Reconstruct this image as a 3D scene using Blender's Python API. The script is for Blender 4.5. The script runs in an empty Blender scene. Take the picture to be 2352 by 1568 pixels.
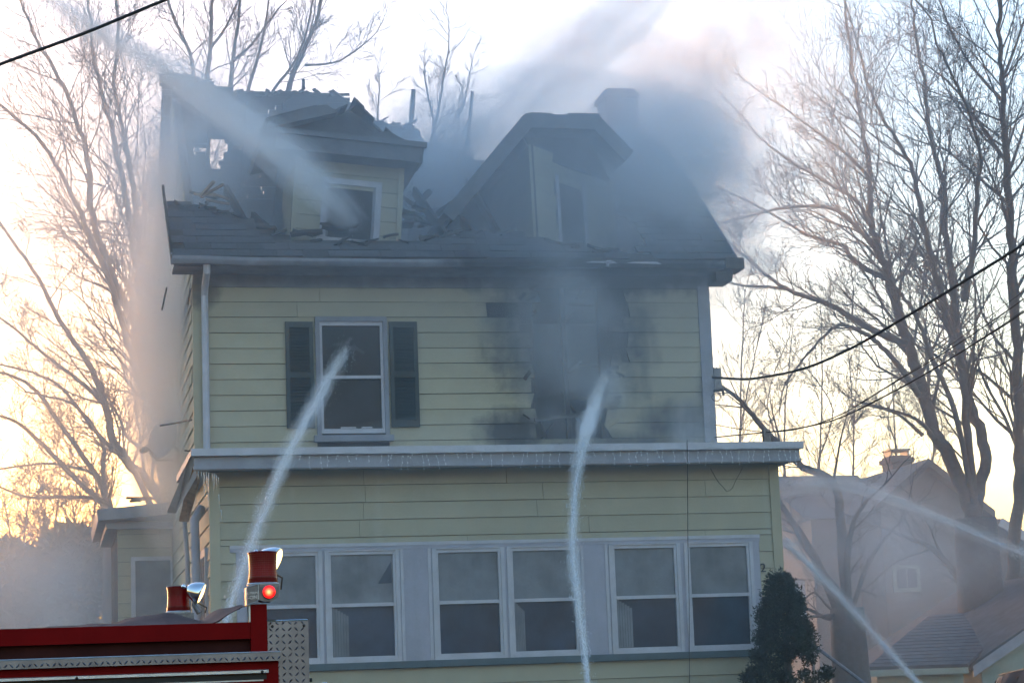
import bpy, math, random
from math import sin, cos, tan, radians, pi, sqrt
from mathutils import Vector, Matrix, Quaternion, noise

# ---------------------------------------------------------------- camera, sky, sun, exposure
SC = bpy.context.scene
COL = SC.collection
V = Vector
CAM = V((-1.9195, -27.6575, 1.9))
FPX = 4984.0                       # focal length for a picture 2352 units wide
YAW, PITCH, ROLL = radians(12.40), radians(9.57), radians(-2.19)
_f = V((sin(YAW)*cos(PITCH), cos(YAW)*cos(PITCH), sin(PITCH)))
_r0 = V((cos(YAW), -sin(YAW), 0)); _u0 = _r0.cross(_f)
_r = cos(ROLL)*_r0 + sin(ROLL)*_u0
_u = -sin(ROLL)*_r0 + cos(ROLL)*_u0
cd = bpy.data.cameras.new('camera'); cam = bpy.data.objects.new('camera', cd); COL.objects.link(cam)
cd.sensor_width = 36; cd.lens = 36*FPX/2352; cd.clip_start = .1; cd.clip_end = 3000
cam.matrix_world = Matrix(((_r.x, _u.x, -_f.x, CAM.x), (_r.y, _u.y, -_f.y, CAM.y), (_r.z, _u.z, -_f.z, CAM.z), (0, 0, 0, 1)))
SC.camera = cam

SUN_AZ = radians(-8)               # from +Y towards +X : low, behind the house, a little left
SUN_EL = radians(1.6)
wd = bpy.data.worlds.new('World'); SC.world = wd; wd.use_nodes = True
wn = wd.node_tree.nodes; wl = wd.node_tree.links; wn.clear()
sky = wn.new('ShaderNodeTexSky'); sky.sky_type = 'NISHITA'; sky.sun_disc = False
sky.sun_elevation = SUN_EL; sky.sun_rotation = SUN_AZ; sky.air_density = 1.2; sky.dust_density = 1.3; sky.ozone_density = 2.4
bg = wn.new('ShaderNodeBackground'); bg.inputs['Strength'].default_value = .15
wo = wn.new('ShaderNodeOutputWorld'); wl.new(sky.outputs[0], bg.inputs[0]); wl.new(bg.outputs[0], wo.inputs[0])
sl = bpy.data.lights.new('sun', 'SUN'); sl.energy = .07; sl.angle = radians(6); sl.color = (1, .72, .48)
so = bpy.data.objects.new('sun', sl); COL.objects.link(so)
sd = V((sin(SUN_AZ)*cos(SUN_EL), cos(SUN_AZ)*cos(SUN_EL), sin(SUN_EL)))
so.rotation_euler = (-sd).to_track_quat('-Z', 'Y').to_euler(); so.location = (0, 60, 40)
vs = SC.view_settings; vs.view_transform = 'Standard'; vs.look = 'None'; vs.gamma = 1; vs.use_curve_mapping = False
vs.exposure = 3.55
SC.cycles.volume_bounces = 5; SC.cycles.max_bounces = 9; SC.cycles.diffuse_bounces = 3
SC.cycles.volume_step_rate = 3.0; SC.cycles.use_adaptive_sampling = True; SC.cycles.adaptive_threshold = .03; SC.cycles.adaptive_min_samples = 24; SC.cycles.volume_max_steps = 256
SC.cycles.use_denoising = True; SC.cycles.denoiser = 'OPENIMAGEDENOISE'
SC.cycles.transparent_max_bounces = 16

# ---------------------------------------------------------------- helpers
R = random.Random(7)
def ray(u, v): return _f*FPX + _r*(u-1176) + _u*(784-v)
def at(u, v, Y):
    d = ray(u, v); return CAM + d*((Y-CAM.y)/d.y)
def on_plane(u, v, pt, n):
    d = ray(u, v); return CAM + d*((V(pt)-CAM).dot(n)/d.dot(n))
def px(P):
    d = V(P)-CAM; z = d.dot(_f); return (1176+FPX*d.dot(_r)/z, 784-FPX*d.dot(_u)/z)
def lerp(a, b, t): return a+(b-a)*t
def pl(pts, x):                                         # piecewise-linear lookup
    if x <= pts[0][0]: return pts[0][1]
    for (a, b), (c, d) in zip(pts, pts[1:]):
        if x <= c: return b+(d-b)*(x-a)/(c-a)
    return pts[-1][1]

class MB:
    def __init__(s, M=None): s.v = []; s.f = []; s.M = M
    def add(s, vs_, fs):
        b = len(s.v); s.v += [tuple(p) for p in vs_]; s.f += [tuple(i+b for i in f) for f in fs]
    def hexa(s, c): s.add(c, [(0,3,2,1),(4,5,6,7),(0,1,5,4),(1,2,6,5),(2,3,7,6),(3,0,4,7)])
    def box(s, x0, x1, y0, y1, z0, z1):
        s.hexa([(x0,y0,z0),(x1,y0,z0),(x1,y1,z0),(x0,y1,z0),(x0,y0,z1),(x1,y0,z1),(x1,y1,z1),(x0,y1,z1)]); return s
    def bar(s, a, b, w, h, up=V((0,0,1))):
        a, b = V(a), V(b); t = (b-a).normalized(); sd_ = t.cross(up)
        if sd_.length < 1e-4: sd_ = t.cross(V((0,1,0)))
        sd_.normalize(); n = sd_.cross(t); sd_ = sd_*w/2; n = n*h/2
        s.hexa([a-sd_-n, a+sd_-n, b+sd_-n, b-sd_-n, a-sd_+n, a+sd_+n, b+sd_+n, b-sd_+n]); return s
    def tube(s, pts, rad, n=6, cap=True):
        pts = [V(p) for p in pts]; m = len(pts)
        if not hasattr(rad, '__len__'): rad = [rad]*m
        t0 = (pts[1]-pts[0]).normalized(); ref = t0.orthogonal().normalized(); b = len(s.v)
        for i, p in enumerate(pts):
            t = (pts[min(i+1, m-1)]-pts[max(i-1, 0)])
            if t.length < 1e-7: t = t0
            t.normalize(); ref = ref-t*ref.dot(t)
            if ref.length < 1e-5: ref = t.orthogonal()
            ref.normalize(); w = t.cross(ref)
            for k in range(n):
                a = 2*pi*k/n; q = p+(ref*cos(a)+w*sin(a))*rad[i]; s.v.append((q.x, q.y, q.z))
        for i in range(m-1):
            for k in range(n):
                k2 = (k+1) % n; s.f.append((b+i*n+k, b+i*n+k2, b+(i+1)*n+k2, b+(i+1)*n+k))
        if cap: s.f.append(tuple(b+k for k in reversed(range(n)))); s.f.append(tuple(b+(m-1)*n+k for k in range(n)))
        return s
    def lathe(s, prof, o=(0,0,0), ax=(0,0,1), n=20, cap=True):   # prof: (radius, height)
        q = V(ax).normalized().to_track_quat('Z', 'Y').to_matrix(); o = V(o); b = len(s.v)
        for r_, h in prof:
            for k in range(n):
                a = 2*pi*k/n; s.v.append(tuple(o+q@V((r_*cos(a), r_*sin(a), h))))
        for i in range(len(prof)-1):
            for k in range(n):
                k2 = (k+1) % n; s.f.append((b+i*n+k, b+i*n+k2, b+(i+1)*n+k2, b+(i+1)*n+k))
        if cap: s.f.append(tuple(b+k for k in reversed(range(n)))); s.f.append(tuple(b+(len(prof)-1)*n+k for k in range(n)))
        return s
    def prism(s, poly, d):                                # 3d polygon extruded by vector d
        n = len(poly); d = V(d); a = [V(p) for p in poly]
        s.add(a+[p+d for p in a], [tuple(reversed(range(n))), tuple(range(n, 2*n))]+[(i, (i+1) % n, n+(i+1) % n, n+i) for i in range(n)]); return s
    def mesh(s, name, mat=None, smooth=False):
        me = bpy.data.meshes.new(name); vv = s.v
        if s.M is not None: vv = [tuple(s.M@V(p)) for p in s.v]
        me.from_pydata(vv, [], s.f)
        if mat: me.materials.append(mat)
        if smooth: me.polygons.foreach_set('use_smooth', [True]*len(me.polygons))
        me.update(); return me
    def build(s, name, mat, parent=None, smooth=False, **kw): return put(name, s.mesh(name, mat, smooth), parent, **kw)

def put(name, data, parent=None, M=None, **kw):
    o = bpy.data.objects.new(name, data); COL.objects.link(o)
    if M is not None: o.matrix_local = M
    if parent is not None: o.parent = parent; o.matrix_parent_inverse = WORLD(parent).inverted()
    for k, v_ in kw.items(): o[k] = v_
    return o
def WORLD(o):
    m = o.matrix_basis.copy()
    return WORLD(o.parent) @ o.matrix_parent_inverse @ m if o.parent else m
def thing(name, loc, label, cat, group=None):
    o = bpy.data.objects.new(name, None); COL.objects.link(o); o.location = loc; o.empty_display_size = .2
    o['label'] = label; o['category'] = cat
    if group: o['group'] = group
    return o

# ---------------------------------------------------------------- materials
def mat(name):
    m = bpy.data.materials.new(name); m.use_nodes = True; nt = m.node_tree
    return m, nt, nt.nodes['Principled BSDF']
def nn(nt, t, **kw):
    n = nt.nodes.new('ShaderNode'+t)
    for k, v_ in kw.items():
        if k.startswith('i'): n.inputs[int(k[1:])].default_value = v_
        else: setattr(n, k, v_)
    return n
def mth(nt, op, a, b=None, c=None, clamp=False):
    n = nt.nodes.new('ShaderNodeMath'); n.operation = op; n.use_clamp = clamp
    for i, q in enumerate((a, b, c)):
        if q is None: continue
        if isinstance(q, (int, float)): n.inputs[i].default_value = q
        else: nt.links.new(q, n.inputs[i])
    return n.outputs[0]
def noise_fac(nt, scale, detail=4, rough=.55, vec=None, mapping=None):
    tx = nn(nt, 'TexNoise'); tx.inputs['Scale'].default_value = scale; tx.inputs['Detail'].default_value = detail; tx.inputs['Roughness'].default_value = rough
    src = vec
    if src is None:
        g = nn(nt, 'NewGeometry'); src = g.outputs['Position']
    if mapping:
        mp = nn(nt, 'Mapping'); mp.inputs['Scale'].default_value = mapping; nt.links.new(src, mp.inputs[0]); src = mp.outputs[0]
    nt.links.new(src, tx.inputs['Vector']); return tx.outputs['Fac']
def ramp(nt, fac, stops):
    r_ = nn(nt, 'ValToRGB'); e = r_.color_ramp.elements
    while len(e) < len(stops): e.new(.5)
    for el, (p, c) in zip(e, stops): el.position = p; el.color = tuple(c)+(1,) if len(c) == 3 else c
    nt.links.new(fac, r_.inputs[0]); return r_.outputs[0]
def mixc(nt, fac, a, b):
    m = nn(nt, 'Mix', data_type='RGBA')
    if isinstance(fac, (int, float)): m.inputs[0].default_value = fac
    else: nt.links.new(fac, m.inputs[0])
    for i, c in ((6, a), (7, b)):
        if isinstance(c, tuple): m.inputs[i].default_value = c+(1,) if len(c) == 3 else c
        else: nt.links.new(c, m.inputs[i])
    return m.outputs[2]
def bump(nt, bsdf, h, strength=.3, dist=.01):
    b = nn(nt, 'Bump'); b.inputs['Strength'].default_value = strength; b.inputs['Distance'].default_value = dist
    nt.links.new(h, b.inputs['Height']); nt.links.new(b.outputs[0], bsdf.inputs['Normal'])
def dirty(name, col, var=.25, rough=.6, scale=6, metal=0, bmp=.15, streak=None, obj_var=0):
    m, nt, b = mat(name); f = noise_fac(nt, scale)
    dk = tuple(c*(1-var) for c in col); lt = tuple(min(1, c*(1+var*.6)) for c in col)
    c = ramp(nt, f, [(.3, dk), (.7, lt)])
    if streak:
        s_ = noise_fac(nt, 1, 3, .6, mapping=(9, 9, .7)); s_ = mth(nt, 'MULTIPLY_ADD', s_, 2.2, -1.05, clamp=True)
        c = mixc(nt, mth(nt, 'MULTIPLY', s_, .5), c, streak)
    if obj_var:
        oi = nn(nt, 'ObjectInfo'); h = nn(nt, 'HueSaturation'); nt.links.new(c, h.inputs['Color'])
        nt.links.new(mth(nt, 'MULTIPLY_ADD', oi.outputs['Random'], obj_var, 1-obj_var/2), h.inputs['Value']); c = h.outputs[0]
    nt.links.new(c, b.inputs['Base Color']); b.inputs['Roughness'].default_value = rough; b.inputs['Metallic'].default_value = metal
    if bmp: bump(nt, b, noise_fac(nt, scale*7, 3), bmp)
    return m

def soot_mask(nt):
    """soot stains with a shape of their own round the burnt opening (house coordinates = world)"""
    g = nn(nt, 'NewGeometry'); sp = nn(nt, 'SeparateXYZ'); nt.links.new(g.outputs['Position'], sp.inputs[0])
    x, z = sp.outputs[0], sp.outputs[2]; y = sp.outputs[1]
    n1 = mth(nt, 'ADD', mth(nt, 'MULTIPLY_ADD', noise_fac(nt, 2.6, 7, .65), 1.7, -.85), mth(nt, 'MULTIPLY_ADD', noise_fac(nt, 1.0, 4, .6, mapping=(6, 6, .9)), .8, -.4))
    tot = None
    for cx, cz, rx, rz, a in ((4.95, 6.75, 1.35, 1.15, 1.25), (5.2, 7.62, 2.3, .42, 1.6), (4.15, 5.45, .62, .42, 1.1), (6.6, 5.55, .95, .35, 1.1),
                              (5.6, 5.25, 1.6, .25, .9), (.1, 7.35, .3, .3, .8), (2.2, 7.5, 3.4, .14, .75), (6.9, 6.0, .25, .6, .9)):
        dx = mth(nt, 'DIVIDE', mth(nt, 'SUBTRACT', x, cx), rx); dz = mth(nt, 'DIVIDE', mth(nt, 'SUBTRACT', z, cz), rz)
        d2 = mth(nt, 'ADD', mth(nt, 'MULTIPLY', dx, dx), mth(nt, 'MULTIPLY', dz, dz))
        m_ = mth(nt, 'MULTIPLY', mth(nt, 'SUBTRACT', 1.0, mth(nt, 'ADD', d2, n1), clamp=True), a)
        tot = m_ if tot is None else mth(nt, 'MAXIMUM', tot, m_)
    back = mth(nt, 'GREATER_THAN', y, -1.2)              # the porch front stays clean
    return mth(nt, 'MULTIPLY', tot, back, clamp=True)

def siding_mat(name, col):
    m, nt, b = mat(name)
    f = noise_fac(nt, 3.0, 5); c = ramp(nt, f, [(.3, tuple(k*.86 for k in col)), (.7, col)])
    s_ = noise_fac(nt, 1, 4, .6, mapping=(7, 7, .5)); s_ = mth(nt, 'MULTIPLY_ADD', s_, 2.6, -1.3, clamp=True)
    c = mixc(nt, mth(nt, 'MULTIPLY', s_, .35), c, (.33, .34, .27))
    s2 = noise_fac(nt, 1, 4, .6, mapping=(5, 5, .35)); s2 = mth(nt, 'MULTIPLY_ADD', s2, 5.0, -3.0, clamp=True)
    c = mixc(nt, mth(nt, 'MULTIPLY', s2, .35), c, (.50, .47, .38))
    oi = nn(nt, 'ObjectInfo'); h = nn(nt, 'HueSaturation'); nt.links.new(c, h.inputs['Color'])
    nt.links.new(mth(nt, 'MULTIPLY_ADD', oi.outputs['Random'], .14, .93), h.inputs['Value'])
    sm = soot_mask(nt)
    c = mixc(nt, sm, h.outputs[0], (.022, .021, .02))
    nt.links.new(c, b.inputs['Base Color']); b.inputs['Roughness'].default_value = .55
    bump(nt, b, noise_fac(nt, 40, 3, mapping=(.3, 1, 2)), .12)
    return m
SID = siding_mat('yellow_siding', (.40, .355, .235))
WHT = dirty('white_paint', (.47, .46, .50), .14, .5, 5, streak=(.45, .45, .43))
TRIM = dirty('grey_white_trim', (.30, .30, .34), .2, .5, 4, streak=(.2, .2, .21))
m, nt, b = mat('sooty_trim'); c = ramp(nt, noise_fac(nt, 4), [(.3, (.17, .175, .20)), (.7, (.26, .265, .30))])
nt.links.new(mixc(nt, soot_mask(nt), c, (.03, .03, .032)), b.inputs['Base Color']); b.inputs['Roughness'].default_value = .6; bump(nt, b, noise_fac(nt, 30), .2); STRIM = m
PANEL = dirty('blue_white_panel', (.35, .34, .40), .14, .55, 3, streak=(.25, .25, .28))
SMOKED = dirty('smoked_trim', (.11, .113, .125), .35, .7, 5, bmp=.3)
SILLM = dirty('teal_sill_paint', (.05, .085, .10), .2, .5, 6)
SHUT = dirty('dark_green_shutter', (.010, .026, .028), .2, .5, 5)
CHAR = dirty('charred_wood', (.022, .02, .019), .6, .8, 9, bmp=.9)
CHARB = dirty('scorched_boards', (.07, .062, .056), .6, .85, 5, bmp=.6, obj_var=.5)
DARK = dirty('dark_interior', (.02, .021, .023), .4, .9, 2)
SHING = dirty('asphalt_shingle', (.075, .08, .09), .3, .9, 30, bmp=.5, obj_var=.5)
ROOFM = dirty('roofing_membrane', (.12, .12, .125), .3, .9, 4)
RAW = dirty('splintered_wood_and_lit_flashing', (.42, .27, .16), .35, .8, 12, bmp=.5, obj_var=.4)
BRICK = None
def brick_mat():
    m, nt, b = mat('chimney_brick'); t = nn(nt, 'TexBrick'); t.inputs['Scale'].default_value = 7
    g = nn(nt, 'NewGeometry'); sp = nn(nt, 'SeparateXYZ'); cb = nn(nt, 'CombineXYZ'); nt.links.new(g.outputs['Position'], sp.inputs[0])
    nt.links.new(mth(nt, 'ADD', sp.outputs[0], sp.outputs[1]), cb.inputs[0]); nt.links.new(sp.outputs[2], cb.inputs[1]); nt.links.new(cb.outputs[0], t.inputs[0])
    t.inputs['Color1'].default_value = (.16, .07, .05, 1); t.inputs['Color2'].default_value = (.1, .05, .04, 1); t.inputs['Mortar'].default_value = (.2, .19, .18, 1)
    nt.links.new(t.outputs[0], b.inputs['Base Color']); b.inputs['Roughness'].default_value = .85; bump(nt, b, t.outputs[1], .3); return m
BRICK = brick_mat()
def glass_mat(name='window_glass', col=(.020, .031, .048)):
    m, nt, b = mat(name); b.inputs['Roughness'].default_value = .12; b.inputs['Specular IOR Level'].default_value = .18; b.inputs['IOR'].default_value = 1.45
    f = noise_fac(nt, 2.5, 4); oi = nn(nt, 'ObjectInfo'); h = nn(nt, 'HueSaturation'); nt.links.new(ramp(nt, f, [(.35, col), (.75, tuple(c*2.4 for c in col))]), h.inputs['Color'])
    nt.links.new(mth(nt, 'MULTIPLY_ADD', oi.outputs['Random'], .7, .6), h.inputs['Value']); nt.links.new(h.outputs[0], b.inputs['Base Color'])
    bump(nt, b, noise_fac(nt, 2.2, 3), .12, .03); return m
GLASS = glass_mat()
SHADE = dirty('roller_shade', (.14, .15, .17), .45, .4, 3.2, streak=(.2, .21, .23), obj_var=.4)
SMOKEGL = glass_mat('sooty_glass', (.014, .018, .026))
RED = None
m, nt, b = mat('fire_truck_red'); c = ramp(nt, noise_fac(nt, 7, 5), [(.3, (.14, .001, .002)), (.75, (.18, .002, .003))])
nt.links.new(c, b.inputs['Base Color']); b.inputs['Roughness'].default_value = .45; b.inputs['Specular IOR Level'].default_value = .06; RED = m
DRED = dirty('dark_red_panel', (.05, .014, .013), .3, .7, 5); DRED.node_tree.nodes['Principled BSDF'].inputs['Specular IOR Level'].default_value = .1  # darker, browner red for the recessed panel
m, nt, b = mat('polished_treadplate'); b.inputs['Metallic'].default_value = 1; b.inputs['Roughness'].default_value = .38
nt.links.new(ramp(nt, noise_fac(nt, 9), [(.3, (.15, .15, .175)), (.7, (.23, .23, .26))]), b.inputs['Base Color']); TREAD = m
m, nt, b = mat('chrome'); b.inputs['Metallic'].default_value = 1; b.inputs['Roughness'].default_value = .07; b.inputs['Base Color'].default_value = (.75, .77, .8, 1); CHROME = m
m, nt, b = mat('cast_metal'); b.inputs['Metallic'].default_value = .8; b.inputs['Roughness'].default_value = .4
nt.links.new(ramp(nt, noise_fac(nt, 25), [(.3, (.1, .1, .11)), (.7, (.2, .2, .21))]), b.inputs['Base Color']); CAST = m
ALU = dirty('aluminium', (.5, .53, .57), .15, .35, 8, metal=.7)
BLACK = dirty('black_rubber', (.012, .012, .013), .3, .6, 8)
TARP = dirty('brown_vinyl_cover', (.05, .02, .02), .3, .6, 6, bmp=.25); TARP.node_tree.nodes['Principled BSDF'].inputs['Specular IOR Level'].default_value = .2
m, nt, b = mat('red_beacon_lens'); b.inputs['Base Color'].default_value = (.13, .0015, .003, 1); b.inputs['Roughness'].default_value = .25; b.inputs['Specular IOR Level'].default_value = .25
tcz = nn(nt, 'TexCoord'); spz = nn(nt, 'SeparateXYZ'); nt.links.new(tcz.outputs['Generated'], spz.inputs[0])
nt.links.new(ramp(nt, spz.outputs[2], [(.0, (.05, .006, .008)), (.18, (.055, .006, .008)), (.24, (.14, .0015, .003)), (.5, (.13, .0015, .003)), (.68, (.07, .003, .005)), (1, (.06, .004, .006))]), b.inputs['Base Color'])  # bands by height paint in how light passes through the hollow lens
b.inputs['Transmission Weight'].default_value = .0; b.inputs['Emission Color'].default_value = (1, .01, .01, 1); b.inputs['Emission Strength'].default_value = .002; LENS = m
m, nt, b = mat('lit_red_marker'); lw = nn(nt, 'LayerWeight', i0=.45)
nt.links.new(ramp(nt, lw.outputs['Facing'], [(0, (1, .42, .16)), (.06, (1, .12, .04)), (.2, (1, .012, .01)), (.8, (.35, .001, .002))]), b.inputs['Emission Color'])
b.inputs['Emission Strength'].default_value = .22; b.inputs['Base Color'].default_value = (.4, .01, .01, 1); b.inputs['Roughness'].default_value = .15; MARK = m
m, nt, b = mat('lit_spot_lens'); b.inputs['Emission Color'].default_value = (1, .62, .22, 1); b.inputs['Emission Strength'].default_value = .5; b.inputs['Base Color'].default_value = (.8, .7, .5, 1); SPOTL = m
LETTER = dirty('embossed_letters', (.6, .6, .62), .1, .4, 8, metal=.5)
WIRE = dirty('cable_black', (.012, .012, .014), .3, .6, 20)
BARK = dirty('bark_grey', (.055, .057, .063), .4, .9, 12, bmp=.8)
BARK2 = dirty('bark_brown', (.09, .08, .075), .4, .9, 12, bmp=.8)
TWIG = dirty('twig_bark', (.07, .074, .086), .3, .9, 8, bmp=0)
LEAF = dirty('evergreen_foliage', (.020, .034, .026), .75, .7, 3.5, bmp=0)
LEAF2 = dirty('far_conifer_foliage', (.03, .042, .03), .5, .8, 5, bmp=0)
GRASS = dirty('winter_lawn', (.09, .085, .045), .4, .95, 3, bmp=.6)
ASPH = dirty('asphalt', (.05, .05, .052), .3, .9, 20, bmp=.4)
CONC = dirty('kerb_concrete', (.32, .31, .29), .2, .9, 8)
PINKW = dirty('neighbour_wall', (.15, .135, .135), .15, .7, 2)
GREYROOF = dirty('neighbour_roof', (.075, .08, .09), .3, .9, 5, bmp=.4, obj_var=.15)
GARW = dirty('garage_siding', (.30, .33, .28), .15, .7, 3)
def emit_vol(name, dens, col=(.9, .9, .92), aniso=.2):
    m = bpy.data.materials.new(name); m.use_nodes = True; nt = m.node_tree; nt.nodes.clear()
    o = nn(nt, 'OutputMaterial'); p = nn(nt, 'VolumePrincipled'); nt.links.new(p.outputs[0], o.inputs['Volume'])
    p.inputs['Color'].default_value = col+(1,); p.inputs['Anisotropy'].default_value = aniso
    if isinstance(dens, (int, float)): p.inputs['Density'].default_value = dens
    return m, nt, p

# ---------------------------------------------------------------- ground, street
def struct(name, mb, material, **kw): return mb.build(name, material, None, kind='structure', **kw)
HG = .9                                                    # level of the house lot above the street
prof = [(-400, 0), (-16.9, 0), (-9.6, 0), (-8.6, .12), (-6.5, .55), (-4.6, HG), (700, HG)]
mb = MB()
xs = [-600, -60, -30, -15, -5, 5, 15, 30, 60, 600]
for y, z in prof:
    for x in xs: mb.v.append((x, y, z-.004))
n = len(xs)
for i in range(len(prof)-1):
    for j in range(n-1): mb.f.append((i*n+j, i*n+j+1, (i+1)*n+j+1, (i+1)*n+j))
struct('ground', mb, GRASS)
struct('road', MB().box(-300, 300, -17.2, -10.4, -.02, .004), ASPH)
struct('kerb', MB().box(-300, 300, -10.4, -10.22, -.05, .13), CONC)
struct('pavement', MB().box(-300, 300, -10.22, -9.0, -.05, .125), CONC)
struct('driveway', MB().box(8.6, 13, -10.2, 12, .3, HG+.01), ASPH)

# ---------------------------------------------------------------- the burning house
W = 6.88; DP = 2.40; EX = .203; GAP = .0045
house = thing('house', (W/2, 2, HG), 'pale yellow sided house on fire, its burnt roof collapsed, smoke pouring out', 'house')
RSL = .79                                                  # roof slope
def fz(y): return 7.70+(y+.5)*RSL
RY = 4.3; RZ = fz(RY)
def rz(y): return RZ-(y-RY)*RSL

def clap(mb, x0, x1, z0, z1, y, lip=.022, j=0.0):          # one clapboard facing -y
    z1 -= GAP-.002
    mb.hexa([(x0, y-lip, z0), (x1, y-lip, z0), (x1, y, z0), (x0, y, z0), (x0+j, y-.004, z1), (x1-j, y-.004, z1), (x1-j, y, z1), (x0+j, y, z1)])
def clapx(mb, y0, y1, z0, z1, x, lip=.022):                # clapboard facing -x
    mb.hexa([(x-lip, y0, z0), (x, y0, z0), (x, y1, z0), (x-lip, y1, z0), (x-.004, y0, z1), (x, y0, z1), (x, y1, z1), (x-.004, y1, z1)])

# --- second floor front wall: charred sheathing with two openings, siding boards on it
OW = (1.62, 2.42, 5.46, 6.94); OB = (4.45, 5.36, 5.36, 7.46)
mb = MB(); zb, zt = 4.9, 7.6
for x0, x1, z0, z1 in ((0, OW[0], zb, zt), (OW[0], OW[1], zb, OW[2]), (OW[0], OW[1], OW[3], zt), (OW[1], OB[0], zb, zt), (OB[0], OB[1], zb, OB[2]), (OB[0], OB[1], OB[3], zt), (OB[1], W, zb, zt)):
    mb.box(x0, x1, .004, .14, z0, z1)
wall2 = mb.build('front_wall', CHAR, house)
lines = [7.2+EX*.95]+[7.2-EX*k for k in range(0, 12)]
# left / right edges of the burnt gap for each course
gapL = [4.55, 3.82, 4.25, 4.42, 4.40, 4.44, 4.43, 4.44, 4.44, 4.45, None, None]
gapR = [5.72, 5.75, 5.66, 5.72, 5.70, 5.55, 5.42, 5.40, 5.40, 5.38, None, None]
for k in range(len(lines)-1):
    z1, z0 = lines[k], lines[k+1]
    if z1 < 5.0: break
    segs = [(.10, W-.13)]
    if gapL[k] is not None: segs = [(.10, gapL[k]), (gapR[k], W-.13)]
    out = []
    for a, b_ in segs:
        if z1 > OW[2]-.1 and z0 < OW[3]+.05 and a < 1.54 and b_ > 2.49:
            out += [(a, 1.545), (2.485, b_)]
        else: out.append((a, b_))
    cut = []
    for a, b_ in out:
        while b_-a > 3.0: c_ = a+R.uniform(1.1, 2.4); cut.append((a, c_-.002)); a = c_+.002
        cut.append((a, b_))
    for a, b_ in cut:
        mb = MB(); rag = []
        for e, x in ((0, a), (1, b_)):
            burnt = gapL[k] is not None and (abs(x-(gapL[k] or 0)) < .01 or abs(x-(gapR[k] or 0)) < .01)
            rag.append(burnt)
        nseg = 8
        cols = []
        for i in range(nseg+1):
            t = i/nseg; x = lerp(a, b_, t); cols.append(x)
        # ragged burnt ends: bottom and top differ
        xb0, xt0 = cols[0], cols[0]; xb1, xt1 = cols[-1], cols[-1]
        if rag[0]: xb0 += R.uniform(-.03, .09); xt0 += R.uniform(-.03, .10)
        if rag[1]: xb1 -= R.uniform(-.03, .09); xt1 -= R.uniform(-.03, .10)
        lo = .022+R.uniform(-.003, .006); sag = R.uniform(-.006, .006)
        mb.hexa([(xb0, -lo, z0), (xb1, -lo, z0+sag), (xb1, .003, z0+sag), (xb0, .003, z0), (xt0, -.006, z1-GAP), (xt1, -.006, z1-GAP), (xt1, .003, z1-GAP), (xt0, .003, z1-GAP)])
        mb.build('siding_board', SID, wall2)
# scraps of siding left standing in the burnt strip on the right, charred studs and lath
for (u0, v0, u1, v1) in ((1395, 728, 1432, 764), (1385, 772, 1410, 800), (1400, 812, 1430, 838), (1392, 846, 1425, 862)):
    a = at(u0, v0, 0); c = at(u1, v1, 0); j = [R.uniform(-.02, .02) for _ in range(4)]
    MB().prism([(a.x, -.008, c.z+j[0]), (c.x+j[1], -.008, c.z), (c.x-.02, -.008, a.z+j[2]), (a.x+.03+j[3], -.008, a.z)], (0, -.012, 0)).build('siding_scrap', SID, wall2)
for x in (4.43, 4.9, 5.37, 5.6): MB().bar((x, .07, 5.3), (x+R.uniform(-.03, .03), .07, 7.5), .05, .10, V((0, 1, 0))).build('charred_stud', CHAR, wall2)
MB().bar((4.42, -.03, 5.62), (5.35, -.03, 5.72), .03, .05).build('charred_rail', CHARB, wall2)
MB().box(-.03, .10, -.035, .05, 4.9, 7.42).build('corner_board', SID, wall2)
MB().box(W-.135, W+.03, -.04, .05, 4.9, 7.42).build('corner_board', TRIM, wall2)
for i in range(14):                                           # peeled, curled scraps and charred lath round the opening
    left = R.random() < .5; x = R.uniform(4.25, 4.45) if left else R.uniform(5.34, 5.55); z = R.uniform(5.5, 7.4); L = R.uniform(.06, .18)
    MB().bar((x, -.03-R.uniform(0, .03), z), (x+L*(1 if not left else .7), -.04-R.uniform(0, .07), z+R.uniform(-.10, .10)), .006, R.uniform(.02, .10), V((0, 0, 1))).build('peeled_siding', (CHARB, CHAR, SID)[i % 3], wall2)
for i in range(9):
    x = R.uniform(4.45, 5.2); z = R.uniform(5.4, 7.4); MB().bar((x, R.uniform(.02, .5), z), (x+R.uniform(.1, .5), R.uniform(.02, .7), z+R.uniform(-.5, .5)), .04, .03).build('hanging_lath', (CHARB, CHAR)[i % 2], wall2)
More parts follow.
